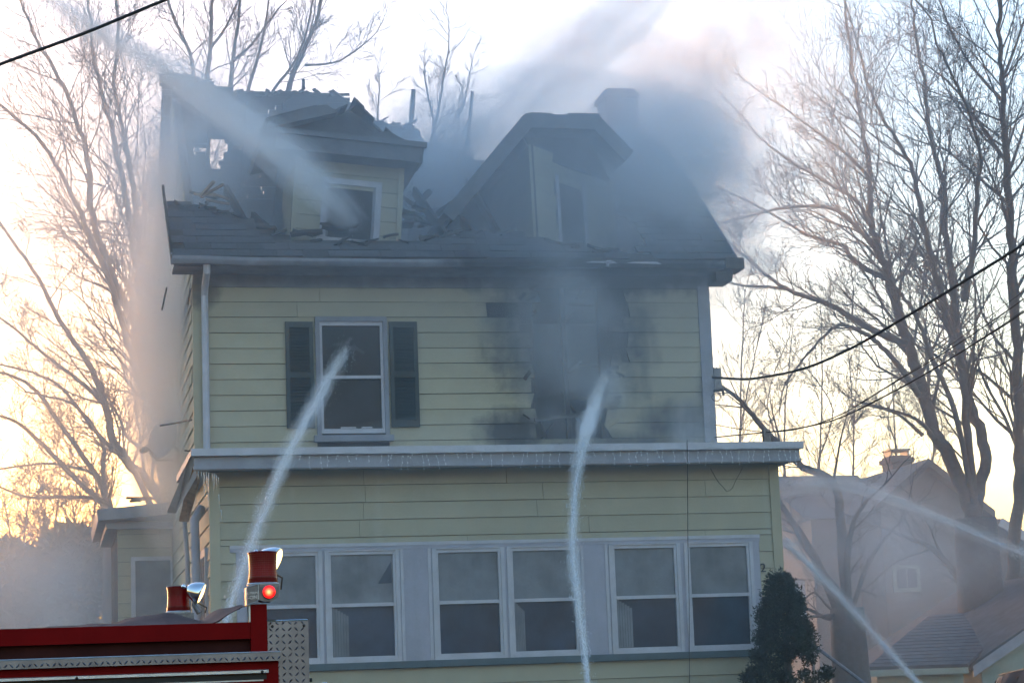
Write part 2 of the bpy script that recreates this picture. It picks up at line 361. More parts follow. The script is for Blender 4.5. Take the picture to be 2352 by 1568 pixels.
# frieze, soffit, gutter, downspout
MB().box(-.02, W+.02, -.03, .01, 7.39, 7.555).build('frieze_board', STRIM, wall2)
mb = MB()
for i in range(14):
    x0, x1 = -.28+7.46*i/14, -.28+7.46*(i+1)/14; s0, s1 = [-.035*math.exp(-((x-3.2)/1.8)**2) for x in (x0, x1)]
    mb.hexa([(x0, -.44, 7.575+s0*.3), (x1, -.44, 7.575+s1*.3), (x1, .0, 7.556+s1), (x0, .0, 7.556+s0), (x0, -.44, 7.60), (x1, -.44, 7.60), (x1, 0, 7.60), (x0, 0, 7.60)])
mb.build('soffit', STRIM, house)
def gutter(x0, x1, y, z, droop, name='gutter', m_=None):
    pr = [(0, .0), (-.015, -.0), (-.10, -.0), (-.125, .055), (-.125, .095), (-.115, .1), (-.115, .088), (-.118, .06), (-.095, .012), (-.01, .012), (-.004, .09), (0, .09)]
    mb = MB(); nx = 24
    for i in range(nx+1):
        t = i/nx; x = lerp(x0, x1, t); dz = droop(t)
        for a, c in pr: mb.v.append((x, y+a, z+c+dz))
    k = len(pr)
    for i in range(nx):
        for j in range(k): j2 = (j+1) % k; mb.f.append((i*k+j, (i+1)*k+j, (i+1)*k+j2, i*k+j2))
    mb.f.append(tuple(range(k))); mb.f.append(tuple(nx*k+j for j in reversed(range(k))))
    return mb.build(name, m_ or STRIM, house)
gutter(-.31, 5.35, -.445, 7.59, lambda t: -.03*sin(pi*t)+noise.noise(V((t*9, 0, 0)))*.008)
gutter(5.42, 6.98, -.445, 7.585, lambda t: -.02+noise.noise(V((t*12, 3, 0)))*.015)
MB().box(6.98, 7.24, -.60, -.2, 7.55, 7.70).build('cornice_return', CHARB, house)
MB().prism([(6.9, -.42, 7.42), (7.12, -.42, 7.42), (7.14, -.42, 7.55), (6.9, -.42, 7.55)], (0, .42, 0)).build('eave_block', CHARB, house)
for x0, x1, z in ((5.05, 5.5, 7.625), (5.62, 6.1, 7.62)):        # strips of torn bright gutter metal
    MB().prism([(x0, -.578, z), (x1, -.578, z-.012), (x1-.06, -.578, z+.022), (x0+.1, -.578, z+.018)], (0, -.004, 0)).build('torn_metal', WHT, house)
MB().tube([(.13, -.47, 7.6), (.13, -.46, 7.5), (.125, -.16, 7.36), (.125, -.085, 7.26), (.125, -.085, 6.2), (.125, -.085, 5.0)], .046, 8).build('downspout', WHT, house)

# --- side walls and gables (left one is seen edge on)
def side_wall(x, sgn, name):
    mb = MB(); t = .12*sgn
    mb.prism([(x, .02, HG), (x, 8.58, HG), (x, 8.58, 7.55), (x, RY, RZ-.35), (x, .02, 7.55)], (t, 0, 0))
    return mb.build(name, CHAR, house)
wl_ = side_wall(0.003, 1, 'side_wall'); wr_ = side_wall(W-.003, -1, 'side_wall')
k = 0; z = 5.0
while z < 11.0:
    z1 = z+EX; top = z1
    y0 = .06 if z1 < 7.6 else max(.06, (z1-7.70)/RSL-.2); y1 = 8.5 if z1 < 7.6 else 8.6-max(0, (z1-7.70)/RSL-.3)
    if y1-y0 > .4:
        ya = y0+(R.uniform(.0, .5) if 6 < z < 8.4 else 0)
        mb = MB(); clapx(mb, ya, y1-R.uniform(0, .3), z, z1-.003, 0.0, .022); mb.build('siding_board', SID, wl_)
    z += EX
z = 1.3
while z < 5.0:
    mb = MB(); clapx(mb, .02, 8.5, z, z+EX-.003, 0.0); mb.build('siding_board', SID, wl_); z += EX
MB().box(0.13, W-.13, 8.45, 8.58, HG, 7.55).build('rear_wall', CHAR, house)
MB().box(0.13, W-.13, .15, 8.44, 7.45, 7.55).build('attic_floor', CHAR, house)
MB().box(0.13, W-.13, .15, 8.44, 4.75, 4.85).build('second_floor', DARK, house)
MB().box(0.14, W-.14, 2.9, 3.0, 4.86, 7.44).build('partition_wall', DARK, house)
MB().box(-.05, W+.05, -.02, 8.6, HG-.2, 1.32).build('foundation', CONC, house)

# --- second floor window, shutters
win = MB().box(1.545, 1.60, -.06, .06, 5.44, 7.0).box(2.43, 2.485, -.06, .06, 5.44, 7.0).box(1.60, 2.43, -.06, .06, 6.935, 7.0).build('window', STRIM, wall2)
win['label'] = 'double hung window with smoky panes between dark shutters'
mb = MB().box(1.60, 1.635, -.03, .05, 5.47, 6.935).box(2.395, 2.43, -.03, .05, 5.47, 6.935).box(1.635, 2.395, -.03, .05, 6.885, 6.935).box(1.635, 2.395, -.035, .05, 6.185, 6.225).box(1.635, 2.395, -.03, .05, 5.47, 5.53)
mb.build('sash', WHT, wall2)
MB().box(1.63, 2.4, .005, .012, 6.2, 6.9).build('pane', SMOKEGL, wall2); MB().box(1.63, 2.4, .018, .025, 5.5, 6.21).build('pane', SMOKEGL, wall2)
MB().box(1.5, 2.53, -.11, .02, 5.36, 5.44).build('window_sill', STRIM, wall2)
MB().box(1.85, 2.05, -.04, -.03, 5.535, 5.552).box(2.12, 2.26, -.04, -.03, 5.535, 5.552).build('sash_lift', WHT, wall2)
for x0, x1 in ((1.155, 1.515), (2.515, 2.885)):
    sh = MB().box(x0, x0+.05, -.06, -.024, 5.545, 6.93).box(x1-.05, x1, -.06, -.024, 5.545, 6.93).box(x0+.05, x1-.05, -.06, -.024, 6.86, 6.93).box(x0+.05, x1-.05, -.06, -.024, 5.545, 5.625).box(x0+.05, x1-.05, -.06, -.024, 6.2, 6.26).build('shutter', SHUT, house)
    z = 5.64
    while z < 6.85:
        if not 6.17 < z < 6.26:
            q = MB(); q.hexa([(x0+.05, -.056, z), (x1-.05, -.056, z), (x1-.05, -.05, z), (x0+.05, -.05, z), (x0+.05, -.034, z+.036), (x1-.05, -.034, z+.036), (x1-.05, -.028, z+.036), (x0+.05, -.028, z+.036)])
            q.build('slat', SHUT, sh)
        z += .04
    MB().box(x0+.04, x1-.04, -.03, -.0245, 5.6, 6.88).build('shutter_backing', SHUT, sh)

# --- enclosed porch
porch = MB()
PY = -DP
WX = [(.46, 1.19), (1.37, 2.10), (2.64, 3.36), (3.54, 4.28), (4.79, 5.53), (5.73, 6.45)]
z0w, z1w = 2.50, 3.775
porch.box(0, W, PY+.01, PY+.12, 1.3, z0w-.03).box(0, W, PY+.01, PY+.12, z1w+.02, 4.72)
last = 0
for a, b_ in WX+[(W, W)]:
    porch.box(last, a-.02, PY+.01, PY+.12, z0w-.03, z1w+.02); last = b_+.02
porch.box(0, .12, PY+.121, 0, 1.3, 4.72).box(W-.12, W, PY+.121, 0, 1.3, 4.72)
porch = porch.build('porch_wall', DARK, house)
zz = [4.753, 4.55, 4.347, 4.144, 3.941, 3.868]
for a, b_ in zip(zz, zz[1:]):
    x0 = .09
    while x0 < W-.1:
        x1 = min(W-.09, x0+R.uniform(1.6, 3.2)); x1 = W-.09 if W-.09-x1 < .7 else x1; mb = MB(); clap(mb, x0, x1-.002, b_+R.uniform(-.002, .002), a-.002, PY+.008, .022+R.uniform(-.002, .005)); mb.build('siding_board', SID, porch); x0 = x1+.002
z = 2.405
while z > 1.2:
    mb = MB(); clap(mb, .09, W-.09, z-EX, z-.002, PY+.008); mb.build('siding_board', SID, porch); z -= EX
z = 3.868                                                     # short courses beside the windows
while z > 2.42:
    za = max(2.405, z-EX)
    for a, b_ in ((.09, .27), (6.615, W-.09)):
        mb = MB(); clap(mb, a, b_, za, z-.002, PY+.008); mb.build('siding_board', SID, porch)
    z -= EX
for a, b_ in ((-.03, .09), (W-.09, W+.03)): MB().box(a, b_, PY-.028, PY+.05, 1.25, 4.72).build('corner_board', SID, porch)
z = 1.3                                                       # porch side walls
while z < 4.7:
    mb = MB(); clapx(mb, PY+.06, -.04, z, z+EX-.003, 0.0); mb.build('siding_board', SID, porch); z += EX
MB().box(-.05, .0, PY+.55, PY+1.25, 2.4, 3.9).build('side_window_casing', WHT, porch)
MB().box(-.056, -.051, PY+.62, PY+1.18, 2.5, 3.8).build('pane', GLASS, porch)
MB().box(.2, 6.62, PY-.03, PY+.0, 3.83, 3.868).build('window_head', WHT, porch)
MB().box(.2, 6.62, PY-.022, PY+.002, 3.79, 3.83).build('head_casing', PANEL, porch)
ed = [.27]+[q for p_ in WX for q in p_]+[6.6]
pan = [(.27, .385), (1.265, 1.295), (2.175, 2.565), (3.435, 3.465), (4.355, 4.715), (5.605, 5.655), (6.525, 6.61)]
for a, b_ in pan: MB().box(a, b_, PY-.016, PY+.004, 2.485, 3.79).build('casing_panel', PANEL, porch)
for a, b_ in ((2.175, 2.565), (4.355, 4.715)):
    for e in (a+.012, b_-.05): MB().box(e, e+.035, PY-.024, PY-.017, 2.49, 3.788).build('casing_strip', WHT, porch)
for i, (a, b_) in enumerate(WX):
    fr = MB().box(a-.075, a-.03, PY-.03, PY+.06, 2.485, 3.788).box(b_+.03, b_+.075, PY-.03, PY+.06, 2.485, 3.788).box(a-.03, b_+.03, PY-.03, PY+.06, 3.745+.03, 3.788).box(a-.03, b_+.03, PY-.04, PY+.06, 2.485, 2.515).build('window_frame', WHT, porch)
    MB().box(a-.03, a, PY-.012, PY+.05, 2.515, 3.775).box(b_, b_+.03, PY-.012, PY+.05, 2.515, 3.775).box(a, b_, PY-.012, PY+.05, 3.735, 3.775).box(a, b_, PY-.016, PY+.05, 3.13, 3.17).box(a, b_, PY-.012, PY+.05, 2.515, 2.555).build('sash', WHT, porch)
    MB().box(a, b_, PY+.02, PY+.026, 3.16, 3.74).build('pane', SHADE, porch)
    MB().box(a, b_, PY+.03, PY+.036, 2.55, 3.14).build('pane', GLASS, porch)
MB().box(.05, 6.62, PY-.075, PY+.0, 2.408, 2.484).build('window_sill', SILLM, porch)
ca_, cb_, cc_ = at(868, 1340, PY+.018), at(900, 1338, PY+.018), at(898, 1288, PY+.018)
MB().prism([ca_, cb_, cc_], (0, -.004, 0)).build('torn_shade_gap', GLASS, porch)
for k_, (a, b_) in enumerate(WX):                             # drawn curtains just behind the lower panes of some windows
    if k_ in (1, 3, 4):
        cw = .12+.07*(k_ % 3); mb = MB()
        for q in range(6): xx = a+.01+cw*q/6; mb.box(xx, xx+cw/7, PY+.0265+.001*(q % 2), PY+.0295, 2.56, 3.13-.02*q)
        mb.build('curtain', SHADE, porch, kind='stuff')
# porch roof: two-tier fascia, soffit, membrane
prf = MB().box(-.26, 7.10, -2.86, -.02, 4.865, 4.95).build('porch_roof', WHT, house)
MB().box(-.22, 7.06, -2.80, -2.74, 4.705, 4.863).build('fascia', TRIM, prf)
MB().box(-.235, 7.075, -2.825, -2.80, 4.715, 4.75).build('fascia_bead', TRIM, prf)
MB().box(-.2, 7.04, -2.739, -.04, 4.73, 4.76).build('soffit', STRIM, prf)
MB().box(7.0, 7.06, -2.738, -.04, 4.765, 4.862).build('side_fascia', TRIM, prf)
MB().box(-.22, -.16, -2.2, -.04, 4.765, 4.862).build('side_fascia', TRIM, prf)
MB().prism([(-.24, -2.82, 4.93), (-.30, -2.6, 4.78), (-.46, -1.4, 4.36), (-.36, -1.5, 4.34), (-.18, -2.6, 4.66)], (.012, .01, .02)).build('hanging_flashing', WHT, prf)
MB().prism([(-.22, -2.8, 4.80), (-.28, -2.0, 4.52), (-.30, -1.1, 4.28), (-.2, -1.2, 4.26), (-.15, -2.5, 4.62)], (.012, .01, .0)).build('hanging_flashing', RAW, prf)  # orange wood colour paints the warm low light onto this metal sheet
for u, v_, s_ in ((447, 1036, .06), (1045, 1031, .05), (470, 1037, .03), (1280, 1024, .03)):
    p_ = at(u, v_, -2.7); mb = MB()
    for q in range(5): mb.bar(p_+V((R.uniform(-s_, s_), R.uniform(-.1, .1), -.005)), p_+V((R.uniform(-s_, s_)*2, R.uniform(-.1, .1), R.uniform(.01, s_*.6))), .02, .015)
    mb.build('burnt_debris', CHAR, prf)
MB().bar((6.93, -2.0, 4.95), (6.93, -2.0, 5.2), .09, .07, V((0, 1, 0))).build('wire_post', CAST, prf)
# drain pipes on the porch's left side
def v3(*a): return V(a)
MB().tube([at(462, 1168, -1.7), at(455, 1180, -1.8), at(447, 1195, -1.9), at(448, 1230, -1.9), at(450, 1300, -1.9), at(452, 1400, -1.9), at(454, 1600, -1.9)], .055, 10).build('drain_pipe', PANEL, house, smooth=True)
MB().tube([at(422, 1090, -.6), at(424, 1200, -.6), at(430, 1280, -.6), at(434, 1420, -.6), at(436, 1650, -.6)], .03, 8).build('drain_pipe', TRIM, house, smooth=True)
# house number
def text_mesh(body, size, ext):
    cu = bpy.data.curves.new('text', 'FONT'); cu.body = body; cu.size = size; cu.extrude = ext; cu.align_x = 'CENTER'; cu.align_y = 'CENTER'
    ob = bpy.data.objects.new('text', cu); COL.objects.link(ob); dg = bpy.context.evaluated_depsgraph_get()
    me = bpy.data.meshes.new_from_object(ob.evaluated_get(dg)); bpy.data.objects.remove(ob); return me
me = text_mesh('2', .15, .006); me.materials.append(BLACK)
num = at(1753, 1304, PY-.03)
put('house_number', me, porch, M=Matrix.Translation((num.x, PY-.03, num.z)) @ Matrix.Rotation(pi/2, 4, 'X'))

# --- main roof: charred deck planks, shingles, rear slope seen from below
nF = V((0, -RSL, 1)).normalized(); nB = V((0, RSL, 1)).normalized()
front_edge = [(340, 452), (380, 455), (430, 466), (480, 478), (560, 500), (620, 525), (665, 548), (800, 556), (925, 556), (1010, 540), (1080, 527), (1120, 534), (1170, 528), (1260, 550), (1330, 562), (1400, 575), (1445, 578)]
def front_ok(x, y, jit=0):
    u, v_ = px((x, y, fz(y)))
    if x > 6.0+.05*sin(y*7): return v_ > pl([(1380, 312), (1455, 296), (1480, 306), (1520, 340), (1560, 390), (1590, 430), (1592, 0)], u)+jit
    return v_ > pl(front_edge, u)+jit
rear_sky = [(330, 160), (365, 164), (430, 172), (500, 195), (560, 212), (610, 212), (700, 208), (780, 215), (805, 232), (812, 255), (835, 265), (860, 277), (925, 290), (945, 285), (962, 305), (970, 325), (1020, 338), (1060, 348), (1110, 372), (1180, 400), (1300, 390), (1380, 340), (1480, 330), (1600, 470), (1750, 720)]
holes = [(492, 352, 17, 34), (478, 338, 9, 14), (447, 346, 9, 8), (505, 338, 10, 10), (497, 322, 12, 7), (461, 355, 3, 3), (585, 300, 5, 4)]
def rear_ok(x, y, jit=0):
    P = (x, y, rz(y)); u, v_ = px(P)
    if v_ < pl(rear_sky, u)+jit: return False
    q = 1+1.1*noise.noise(V((x*7, y*9, 0)))
    for a, c, ra, rb in holes:
        if ((u-a)/ra)**2+((v_-c)/rb)**2 < q: return False
    return True
roof = MB().bar((.2, RY, 7.62), (6.6, RY, 7.62), .06, .14).build('roof', CHAR, house)
roof['label'] = 'burnt and partly collapsed shingle roof'
def segs(ok, y, x0, x1, dx=.06):
    out = []; cur = None; x = x0
    while x <= x1+1e-6:
        if ok(x, y):
            if cur is None: cur = x
        elif cur is not None: out.append((cur, x)); cur = None
        x += dx
    if cur is not None: out.append((cur, x1))
    return [s_ for s_ in out if s_[1]-s_[0] > .09]
PW = .165
def plank_row(ok, zf, n_, y, x0, x1, m_, dx=.06):
    for a, b_ in segs(ok, y, x0, x1, dx):
        a += R.uniform(-.05, .05) if a > x0+.05 else 0; b_ += R.uniform(-.06, .06) if b_ < x1-.05 else 0
        cuts = [a]
        while b_-cuts[-1] > 2.6: cuts.append(cuts[-1]+R.uniform(1.3, 2.3))
        cuts.append(b_)
        for p0, p1 in zip(cuts, cuts[1:]):
            mb = MB(); hw = PW/2*.98; t = n_.cross(V((1, 0, 0))); w = R.uniform(-.006, .006)
            c0 = V((p0+.004, y, zf(y)+w)); c1 = V((p1-.004, y, zf(y)-w)); th = n_*.022
            mb.hexa([c0-t*hw-th, c1-t*hw-th, c1+t*hw-th, c0+t*hw-th, c0-t*hw, c1-t*hw, c1+t*hw, c0+t*hw]); mb.build('plank', m_, roof)
ky = PW*cos(math.atan(RSL))
y = -.45
while y < RY-.05: plank_row(front_ok, fz, nF, y, -.3, 7.18, CHARB); y += ky
PW = .083; y = RY+.03; ky = PW*cos(math.atan(RSL))
while y < 8.9: plank_row(rear_ok, rz, nB, y, -.14, 7.18, CHARB, .025); y += ky
# rafters (rear ones seen from below, some front ones stand charred)
for i in range(13):
    x = .05+i*.56; top = None
    ys = [RY+.1+j*.1 for j in range(46)]; ok = [yy for yy in ys if rear_ok(x, yy, 6)]
    if ok: MB().bar(V((x, ok[0], rz(ok[0])-.09)), V((x, 8.8, rz(8.8)-.09)), .05, .13).build('rafter', CHAR, roof)
    if i > 10: MB().bar(V((x, -.2, fz(-.2)-.09)), V((x, 2.6, fz(2.6)-.09)), .05, .13).build('rafter', CHAR, roof)
for x, y0, y1, dz in ((.75, .3, 1.5, -.1), (1.05, .2, 1.0, -.2), (3.35, .2, 1.7, -.2), (3.75, .2, 1.3, -.4), (4.1, .1, 2.2, -.3)):
    MB().bar(V((x, y0, fz(y0)-.12)), V((x+R.uniform(-.2, .2), y1, fz(y1)+dz-.12)), .05, .13).build('charred_rafter', CHAR, roof)
# shingles: one mesh, individual tabs
sm = MB(); sm.hexa([(-.163, -.15, .006), (.163, -.15, .006), (.163, .05, -.004), (-.163, .05, -.004), (-.163, -.15, .017), (.163, -.15, .017), (.163, .05, .005), (-.163, .05, .005)])
shm = sm.mesh('shingle', SHING)
rot = Matrix.Rotation(math.atan(RSL), 4, 'X'); EXS = .19; cnt = 0; row = 0; y = -.42
while y < RY-.1:
    x = -.3+.163+(row % 2)*.163
    while x < 7.07:
        if front_ok(x, y, 8) and x-.163 > -.42 and not (1.45 < x < 2.65 and y > .45):
            o = put('shingle', shm, roof, M=Matrix.Translation((x+R.uniform(-.01, .01), y, fz(y)+.014)) @ rot @ Matrix.Rotation(R.gauss(0, .02), 4, 'Z') @ Matrix.Rotation(R.uniform(0, .05) if R.random() < .85 else R.uniform(.05, .3), 4, 'X')); cnt += 1
        x += .332
    y += EXS*cos(math.atan(RSL)); row += 1
# rake boards
MB().prism([(-.325, -.5, 7.58), (-.325, -.5, 7.72), (-.325, 1.0, fz(1.0)+.03), (-.325, .95, fz(.95)-.14)], (.02, 0, 0)).build('rake_board', STRIM, roof)
MB().prism([(7.2, -.5, 7.56), (7.2, -.5, 7.71), (7.2, 2.0, fz(2.0)+.02), (7.2, 2.0, fz(2.0)-.16)], (-.022, 0, 0)).build('rake_board', STRIM, roof)
MB().bar(at(395, 592, -.5), at(374, 428, .5), .03, .05).build('bent_rake_edge', CHARB, roof)
# upright burnt studs against the sky, torn edge boards
for (u0, v0, u1, v1, w) in ((943, 300, 950, 205, .075), (1072, 345, 1085, 210, .06), (1060, 318, 1082, 262, .045), (696, 215, 697, 183, .05), (612, 220, 613, 206, .05), (768, 222, 769, 212, .03), (925, 306, 962, 308, .10), (930, 288, 958, 276, .05), (826, 268, 846, 272, .06)):
    a, b_ = at(u0, v0, 4.7), at(u1, v1, 4.5); mb = MB(); pts = [a.lerp(b_, t/5) for t in range(6)]
    mb.tube(pts, [w*R.uniform(.42, .6) for _ in pts], 5); mb.build('burnt_stud', CHAR, roof)
for i in range(46):
    u = R.uniform(372, 1065); a = on_plane(u, pl(rear_sky, u)+R.uniform(0, 10), (0, RY, RZ), nB); L = R.uniform(.1, .38); d = V((R.choice((-1, 1))*R.uniform(.3, 1), R.uniform(-.4, .4), R.uniform(-.25, .35))).normalized()
    MB().bar(a-d*L*.5, a+d*L*.5, R.uniform(.03, .12), R.uniform(.015, .04)).build('charred_board', (CHAR, CHARB, SHING)[i % 3], roof)
for i in range(30):                                           # broken ends along the edge of the front slope
    u = R.uniform(384, 1440); a = on_plane(u, pl(front_edge, u)+R.uniform(-3, 8), (0, 0, fz(0)+.03), nF); L = R.uniform(.1, .34); d = V((R.choice((-1, 1))*R.uniform(.3, 1), R.uniform(-.2, .5), R.uniform(-.1, .45))).normalized()
    MB().bar(a-d*L*.5, a+d*L*.5, R.uniform(.04, .16), R.uniform(.012, .03)).build('torn_board', (CHAR, SHING, CHARB)[i % 3], roof)
# torn roofing along the broken skyline
mb = MB(); N_ = 90; up_ = []; lo_ = []
for i in range(N_+1):
    u = lerp(366, 1075, i/N_); v_ = pl(rear_sky, u)+4+7*noise.noise(V((i*.55, 0, 0)))+5*noise.noise(V((i*1.7, 4, 0)))
    a = on_plane(u, v_, (0, RY, RZ+.03), nB); c = on_plane(u, v_+30+12*noise.noise(V((i*.4, 9, 0))), (0, RY, RZ+.03), nB); up_.append(a); lo_.append(c)
for i in range(N_): mb.prism([lo_[i], lo_[i+1], up_[i+1], up_[i]], nB*.02)
mb.build('torn_roofing', CHARB, roof)
# chimney
c = at(1420, 260, 4.6)
chim = MB().box(6.50, 6.99, 3.3, 3.82, 7.6, 11.02).box(6.46, 7.03, 3.26, 3.86, 11.02, 11.10).box(6.52, 6.97, 3.32, 3.80, 11.10, 11.17).build('chimney', BRICK, house)

# --- left dormer (leaning), built square then tilted
TL = Matrix.Translation((1.28, .3, 8.06)) @ Matrix.Rotation(radians(5.0), 4, 'Y') @ Matrix.Rotation(radians(-2), 4, 'X')
def DL(): return MB(TL)
dorm = DL().box(0, .42, .012, .10, 0, 1.16).box(1.14, 1.46, .012, .10, 0, 1.16).box(.42, 1.14, .012, .10, .86, 1.16).box(.42, 1.14, .012, .10, 0, .12).build('dormer', CHARB, house)
dorm['label'] = 'leaning pedimented dormer with a broken window'
for k in range(6):
    z0, z1 = k*.2, min(1.16, k*.2+.198)
    rngs = [(.06, .38), (1.18, 1.40)] if z1 < .95 else [(.06, 1.40)]
    if k == 0: rngs = [(.06, .40), (1.18, 1.40)]
    for a, b_ in rngs: mb = DL(); clap(mb, a, b_, z0, z1, .01, .02); mb.build('siding_board', SID, dorm)
for a, b_ in ((0, .06), (1.40, 1.47)): DL().box(a, b_, -.03, .05, 0, 1.16).build('corner_board', SID, dorm)
DL().box(.38, .46, -.035, .06, .10, .93).box(1.10, 1.18, -.035, .06, .10, .93).box(.46, 1.10, -.035, .06, .85, .93).build('window_frame', WHT, dorm)
DL().box(.46, .49, -.01, .05, .12, .85).box(1.07, 1.10, -.01, .05, .12, .85).build('sash', STRIM, dorm)
DL().box(.34, 1.22, -.08, .04, .04, .10).build('window_sill', WHT, dorm)
DL().box(-.05, 1.5, -.05, .0, -.09, -.0).build('base_board', WHT, dorm)
for x in (.0, 1.39):
    for k in range(6):
        z0, z1 = k*.2, min(1.16, k*.2+.198); mb = DL(); y1 = .1+(z1+.2)/RSL*.9
        mb.box(x+(-.0 if x < 1 else .0), x+.06, .105, min(1.5, y1), z0, z1); mb.build('cheek_board', SID, dorm)
DL().box(-.3, 1.66, -.36, -.30, 1.16, 1.42).build('cornice_fascia', SMOKED, dorm)
DL().box(-.3, 1.66, -.299, .10, 1.17, 1.20).build('cornice_soffit', SMOKED, dorm)
DL().box(-.34, 1.70, -.42, -.361, 1.36, 1.43).build('cornice_lip', SMOKED, dorm)
DL().prism([(1.63, -.36, 1.15), (1.69, -.36, 1.43), (1.67, 2.2, 1.43), (1.63, 2.2, 1.15)], (-.03, 0, 0)).build('eave_fascia', CHARB, dorm)
DL().prism([(1.47, -.3, 1.16), (1.63, -.3, 1.16), (1.63, 2.0, 1.16), (1.47, 2.0, 1.16)], (0, 0, .02)).build('eave_soffit', SMOKED, dorm)
pk = (.68, 1.84)
DL().prism([(-.28, -.2, 1.43), (1.6, -.2, 1.43), (1.2, -.2, 1.6), (1.05, -.2, 1.56), (.9, -.2, 1.7), (pk[0], -.2, pk[1]-.02)], (0, .06, 0)).build('pediment', CHARB, dorm)
DL().prism([(-.42, -.44, 1.40), (-.38, -.44, 1.54), (.1, -.44, 1.74), (.32, -.44, 1.80), (.44, -.44, 1.74), (.52, -.44, 1.80), (.46, -.44, 1.70)], (0, .22, 0)).build('raking_cornice', SMOKED, dorm)
DL().prism([(-.42, -.42, 1.50), (.2, -.42, 1.76), (.2, -.42, 1.79), (-.46, -.42, 1.54)], (0, 2.6, .0)).build('roof_slab', SHING, dorm)
for i in range(5):
    a = .2+i*.11; mb2 = DL(); e = R.uniform(-.05, .05); mb2.prism([(a, -.3+R.uniform(0, .5), 1.76+i*.035+e*.3), (a+.1, -.25+R.uniform(0, .5), 1.79+i*.035), (a+.1, 2.2, 1.79+i*.03), (a, 2.2, 1.76+i*.03)], (0, 0, .025)); mb2.build('roof_board', (CHARB, CHAR)[i % 2], dorm)
mb = DL(); prev = None
for i in range(7):
    t = i/6; x = lerp(pk[0]+.02, 1.68, t); mb2 = DL()
    if i < 6:
        x1 = lerp(pk[0]+.02, 1.68, (i+.96)/6); y0 = -.3+R.uniform(.1, .7)*(i > 0); za, zb_ = [lerp(pk[1]+.17, 1.46, (q-pk[0])/(1.68-pk[0])) for q in (x, x1)]
        mb2.hexa([(x, y0, za-.03), (x1, y0+.1, zb_-.03), (x1, 2.6, zb_-.03), (x, 2.6, za-.03), (x, y0, za), (x1, y0+.1, zb_), (x1, 2.6, zb_), (x, 2.6, za)]); mb2.build('roof_board', CHARB, dorm)
DL().box(.1, 1.4, .5, .54, -.4, 1.1).build('dormer_back', DARK, dorm)

# --- right dormer: deep eaves, angled broken face
rd = MB(); A0 = V((4.57, .14, 8.0)); A1 = V((4.60, .42, 9.42))
dirF = V((cos(radians(33)), sin(radians(33)), -.10)).normalized(); dirL = V((-.05, 1, -.05)).normalized()
def face(mbq, o, d, n_, s0, s1, z0, z1, th=.02, lean=.0):
    a = o+d*s0; b_ = o+d*s1; up = V((-.02, 0, 1))
    q = [a+up*z0, b_+up*z0, b_+up*z1, a+up*z1]; mbq.prism([p_-n_*.012 for p_ in q], n_*(th+.012))
nFace = V((dirF.y, -dirF.x, 0)).normalized(); nCh = V((-1, -.05, 0))
q = MB(); face(q, A0, dirF, -nFace, 0.01, 1.62, -.2, 1.4, .06); rdorm = q.build('dormer', CHAR, house)
rdorm['label'] = 'smoke filled dormer with deep eaves and broken siding'
for k in range(7):
    z0, z1 = k*.2, k*.2+.196
    rr = [(.05, .45), (1.05, 1.52)] if k < 5 else [(.05, 1.52)]
    for a, b_ in rr:
        q = MB(); e = R.uniform(-.04, .06); face(q, A0, dirF, nFace, a, b_-(e if b_ < 1 else 0), z0, z1, .016); q.build('siding_board', SID, rdorm)
    q = MB(); L = 2.6; face(q, A0, dirL, nCh, .03, L, z0, z1, .016); q.build('cheek_board', SID, rdorm)
q = MB(); face(q, A0, dirF, nFace, 1.52, 1.62, -.1, 1.4, .03); q.build('corner_board', SID, rdorm)
q = MB(); face(q, A0, dirF, nFace, .98, 1.05, 0, 1.1, .03); q.build('window_frame', WHT, rdorm)
q = MB(); face(q, A0, dirF, nFace, .45, .51, 0, 1.1, .03); q.build('window_frame', WHT, rdorm)
q = MB(); face(q, A0, dirL, nCh, -.02, .05, -.05, 1.4, .025); q.build('corner_board', SID, rdorm)
F0, F1, F2, F3 = at(1018, 490, -.05), at(1205, 266, -.05), at(1374, 271, -.02), at(1452, 352, .12)
bk = V((-.1, 2.8, -.1))
for a, b_, nm in ((F0, F1, 'rake_slope'), (F1, F2, 'ridge_cap'), (F2, F3, 'rake_slope')):
    d = (b_-a).normalized(); up_ = V((-d.z, 0, d.x)); a2, b2_ = a+bk, b_+bk
    MB().prism([a, b_, b2_, a2], -up_*.09).build(nm, CHARB, rdorm)
    MB().prism([a+V((0, -.012, 0))+up_*.02, b_+V((0, -.012, 0))+up_*.02, b_+V((0, -.012, 0))-up_*.17, a+V((0, -.012, 0))-up_*.17], (0, -.025, 0)).build('rake_board', SMOKED, rdorm)
    MB().prism([a+V((0, .02, 0))-up_*.16, b_+V((0, .02, 0))-up_*.16, b_+V((0, .5, 0))-up_*.16, a+V((0, .5, 0))-up_*.16], up_*.02).build('rake_soffit', SMOKED, rdorm)
MB().prism([V((p_.x, 2.3, p_.z-.05)) for p_ in (F0, F1, F2, F3)]+[V((6.1, 2.3, 9.0))], (0, .06, 0)).build('gable_back', CHAR, rdorm)
MB().prism([V((4.62, .30, 9.3)), V((F1.x+.05, .30, F1.z-.2)), V((F2.x-.05, .30, F2.z-.2)), V((5.75, .5, 9.0))], (0, .05, 0)).build('gable_wall', CHARB, rdorm)
for u0, u1, v_ in ((1210, 1262, 264), (1300, 1372, 265), (1268, 1300, 270)):
    a, b_ = at(u0, v_, .02), at(u1, v_+2, .1); MB().bar(a+V((0, .1, -.0)), b_+V((0, .1, -.0)), .3, .05).build('torn_shingles', SHING, rdorm)
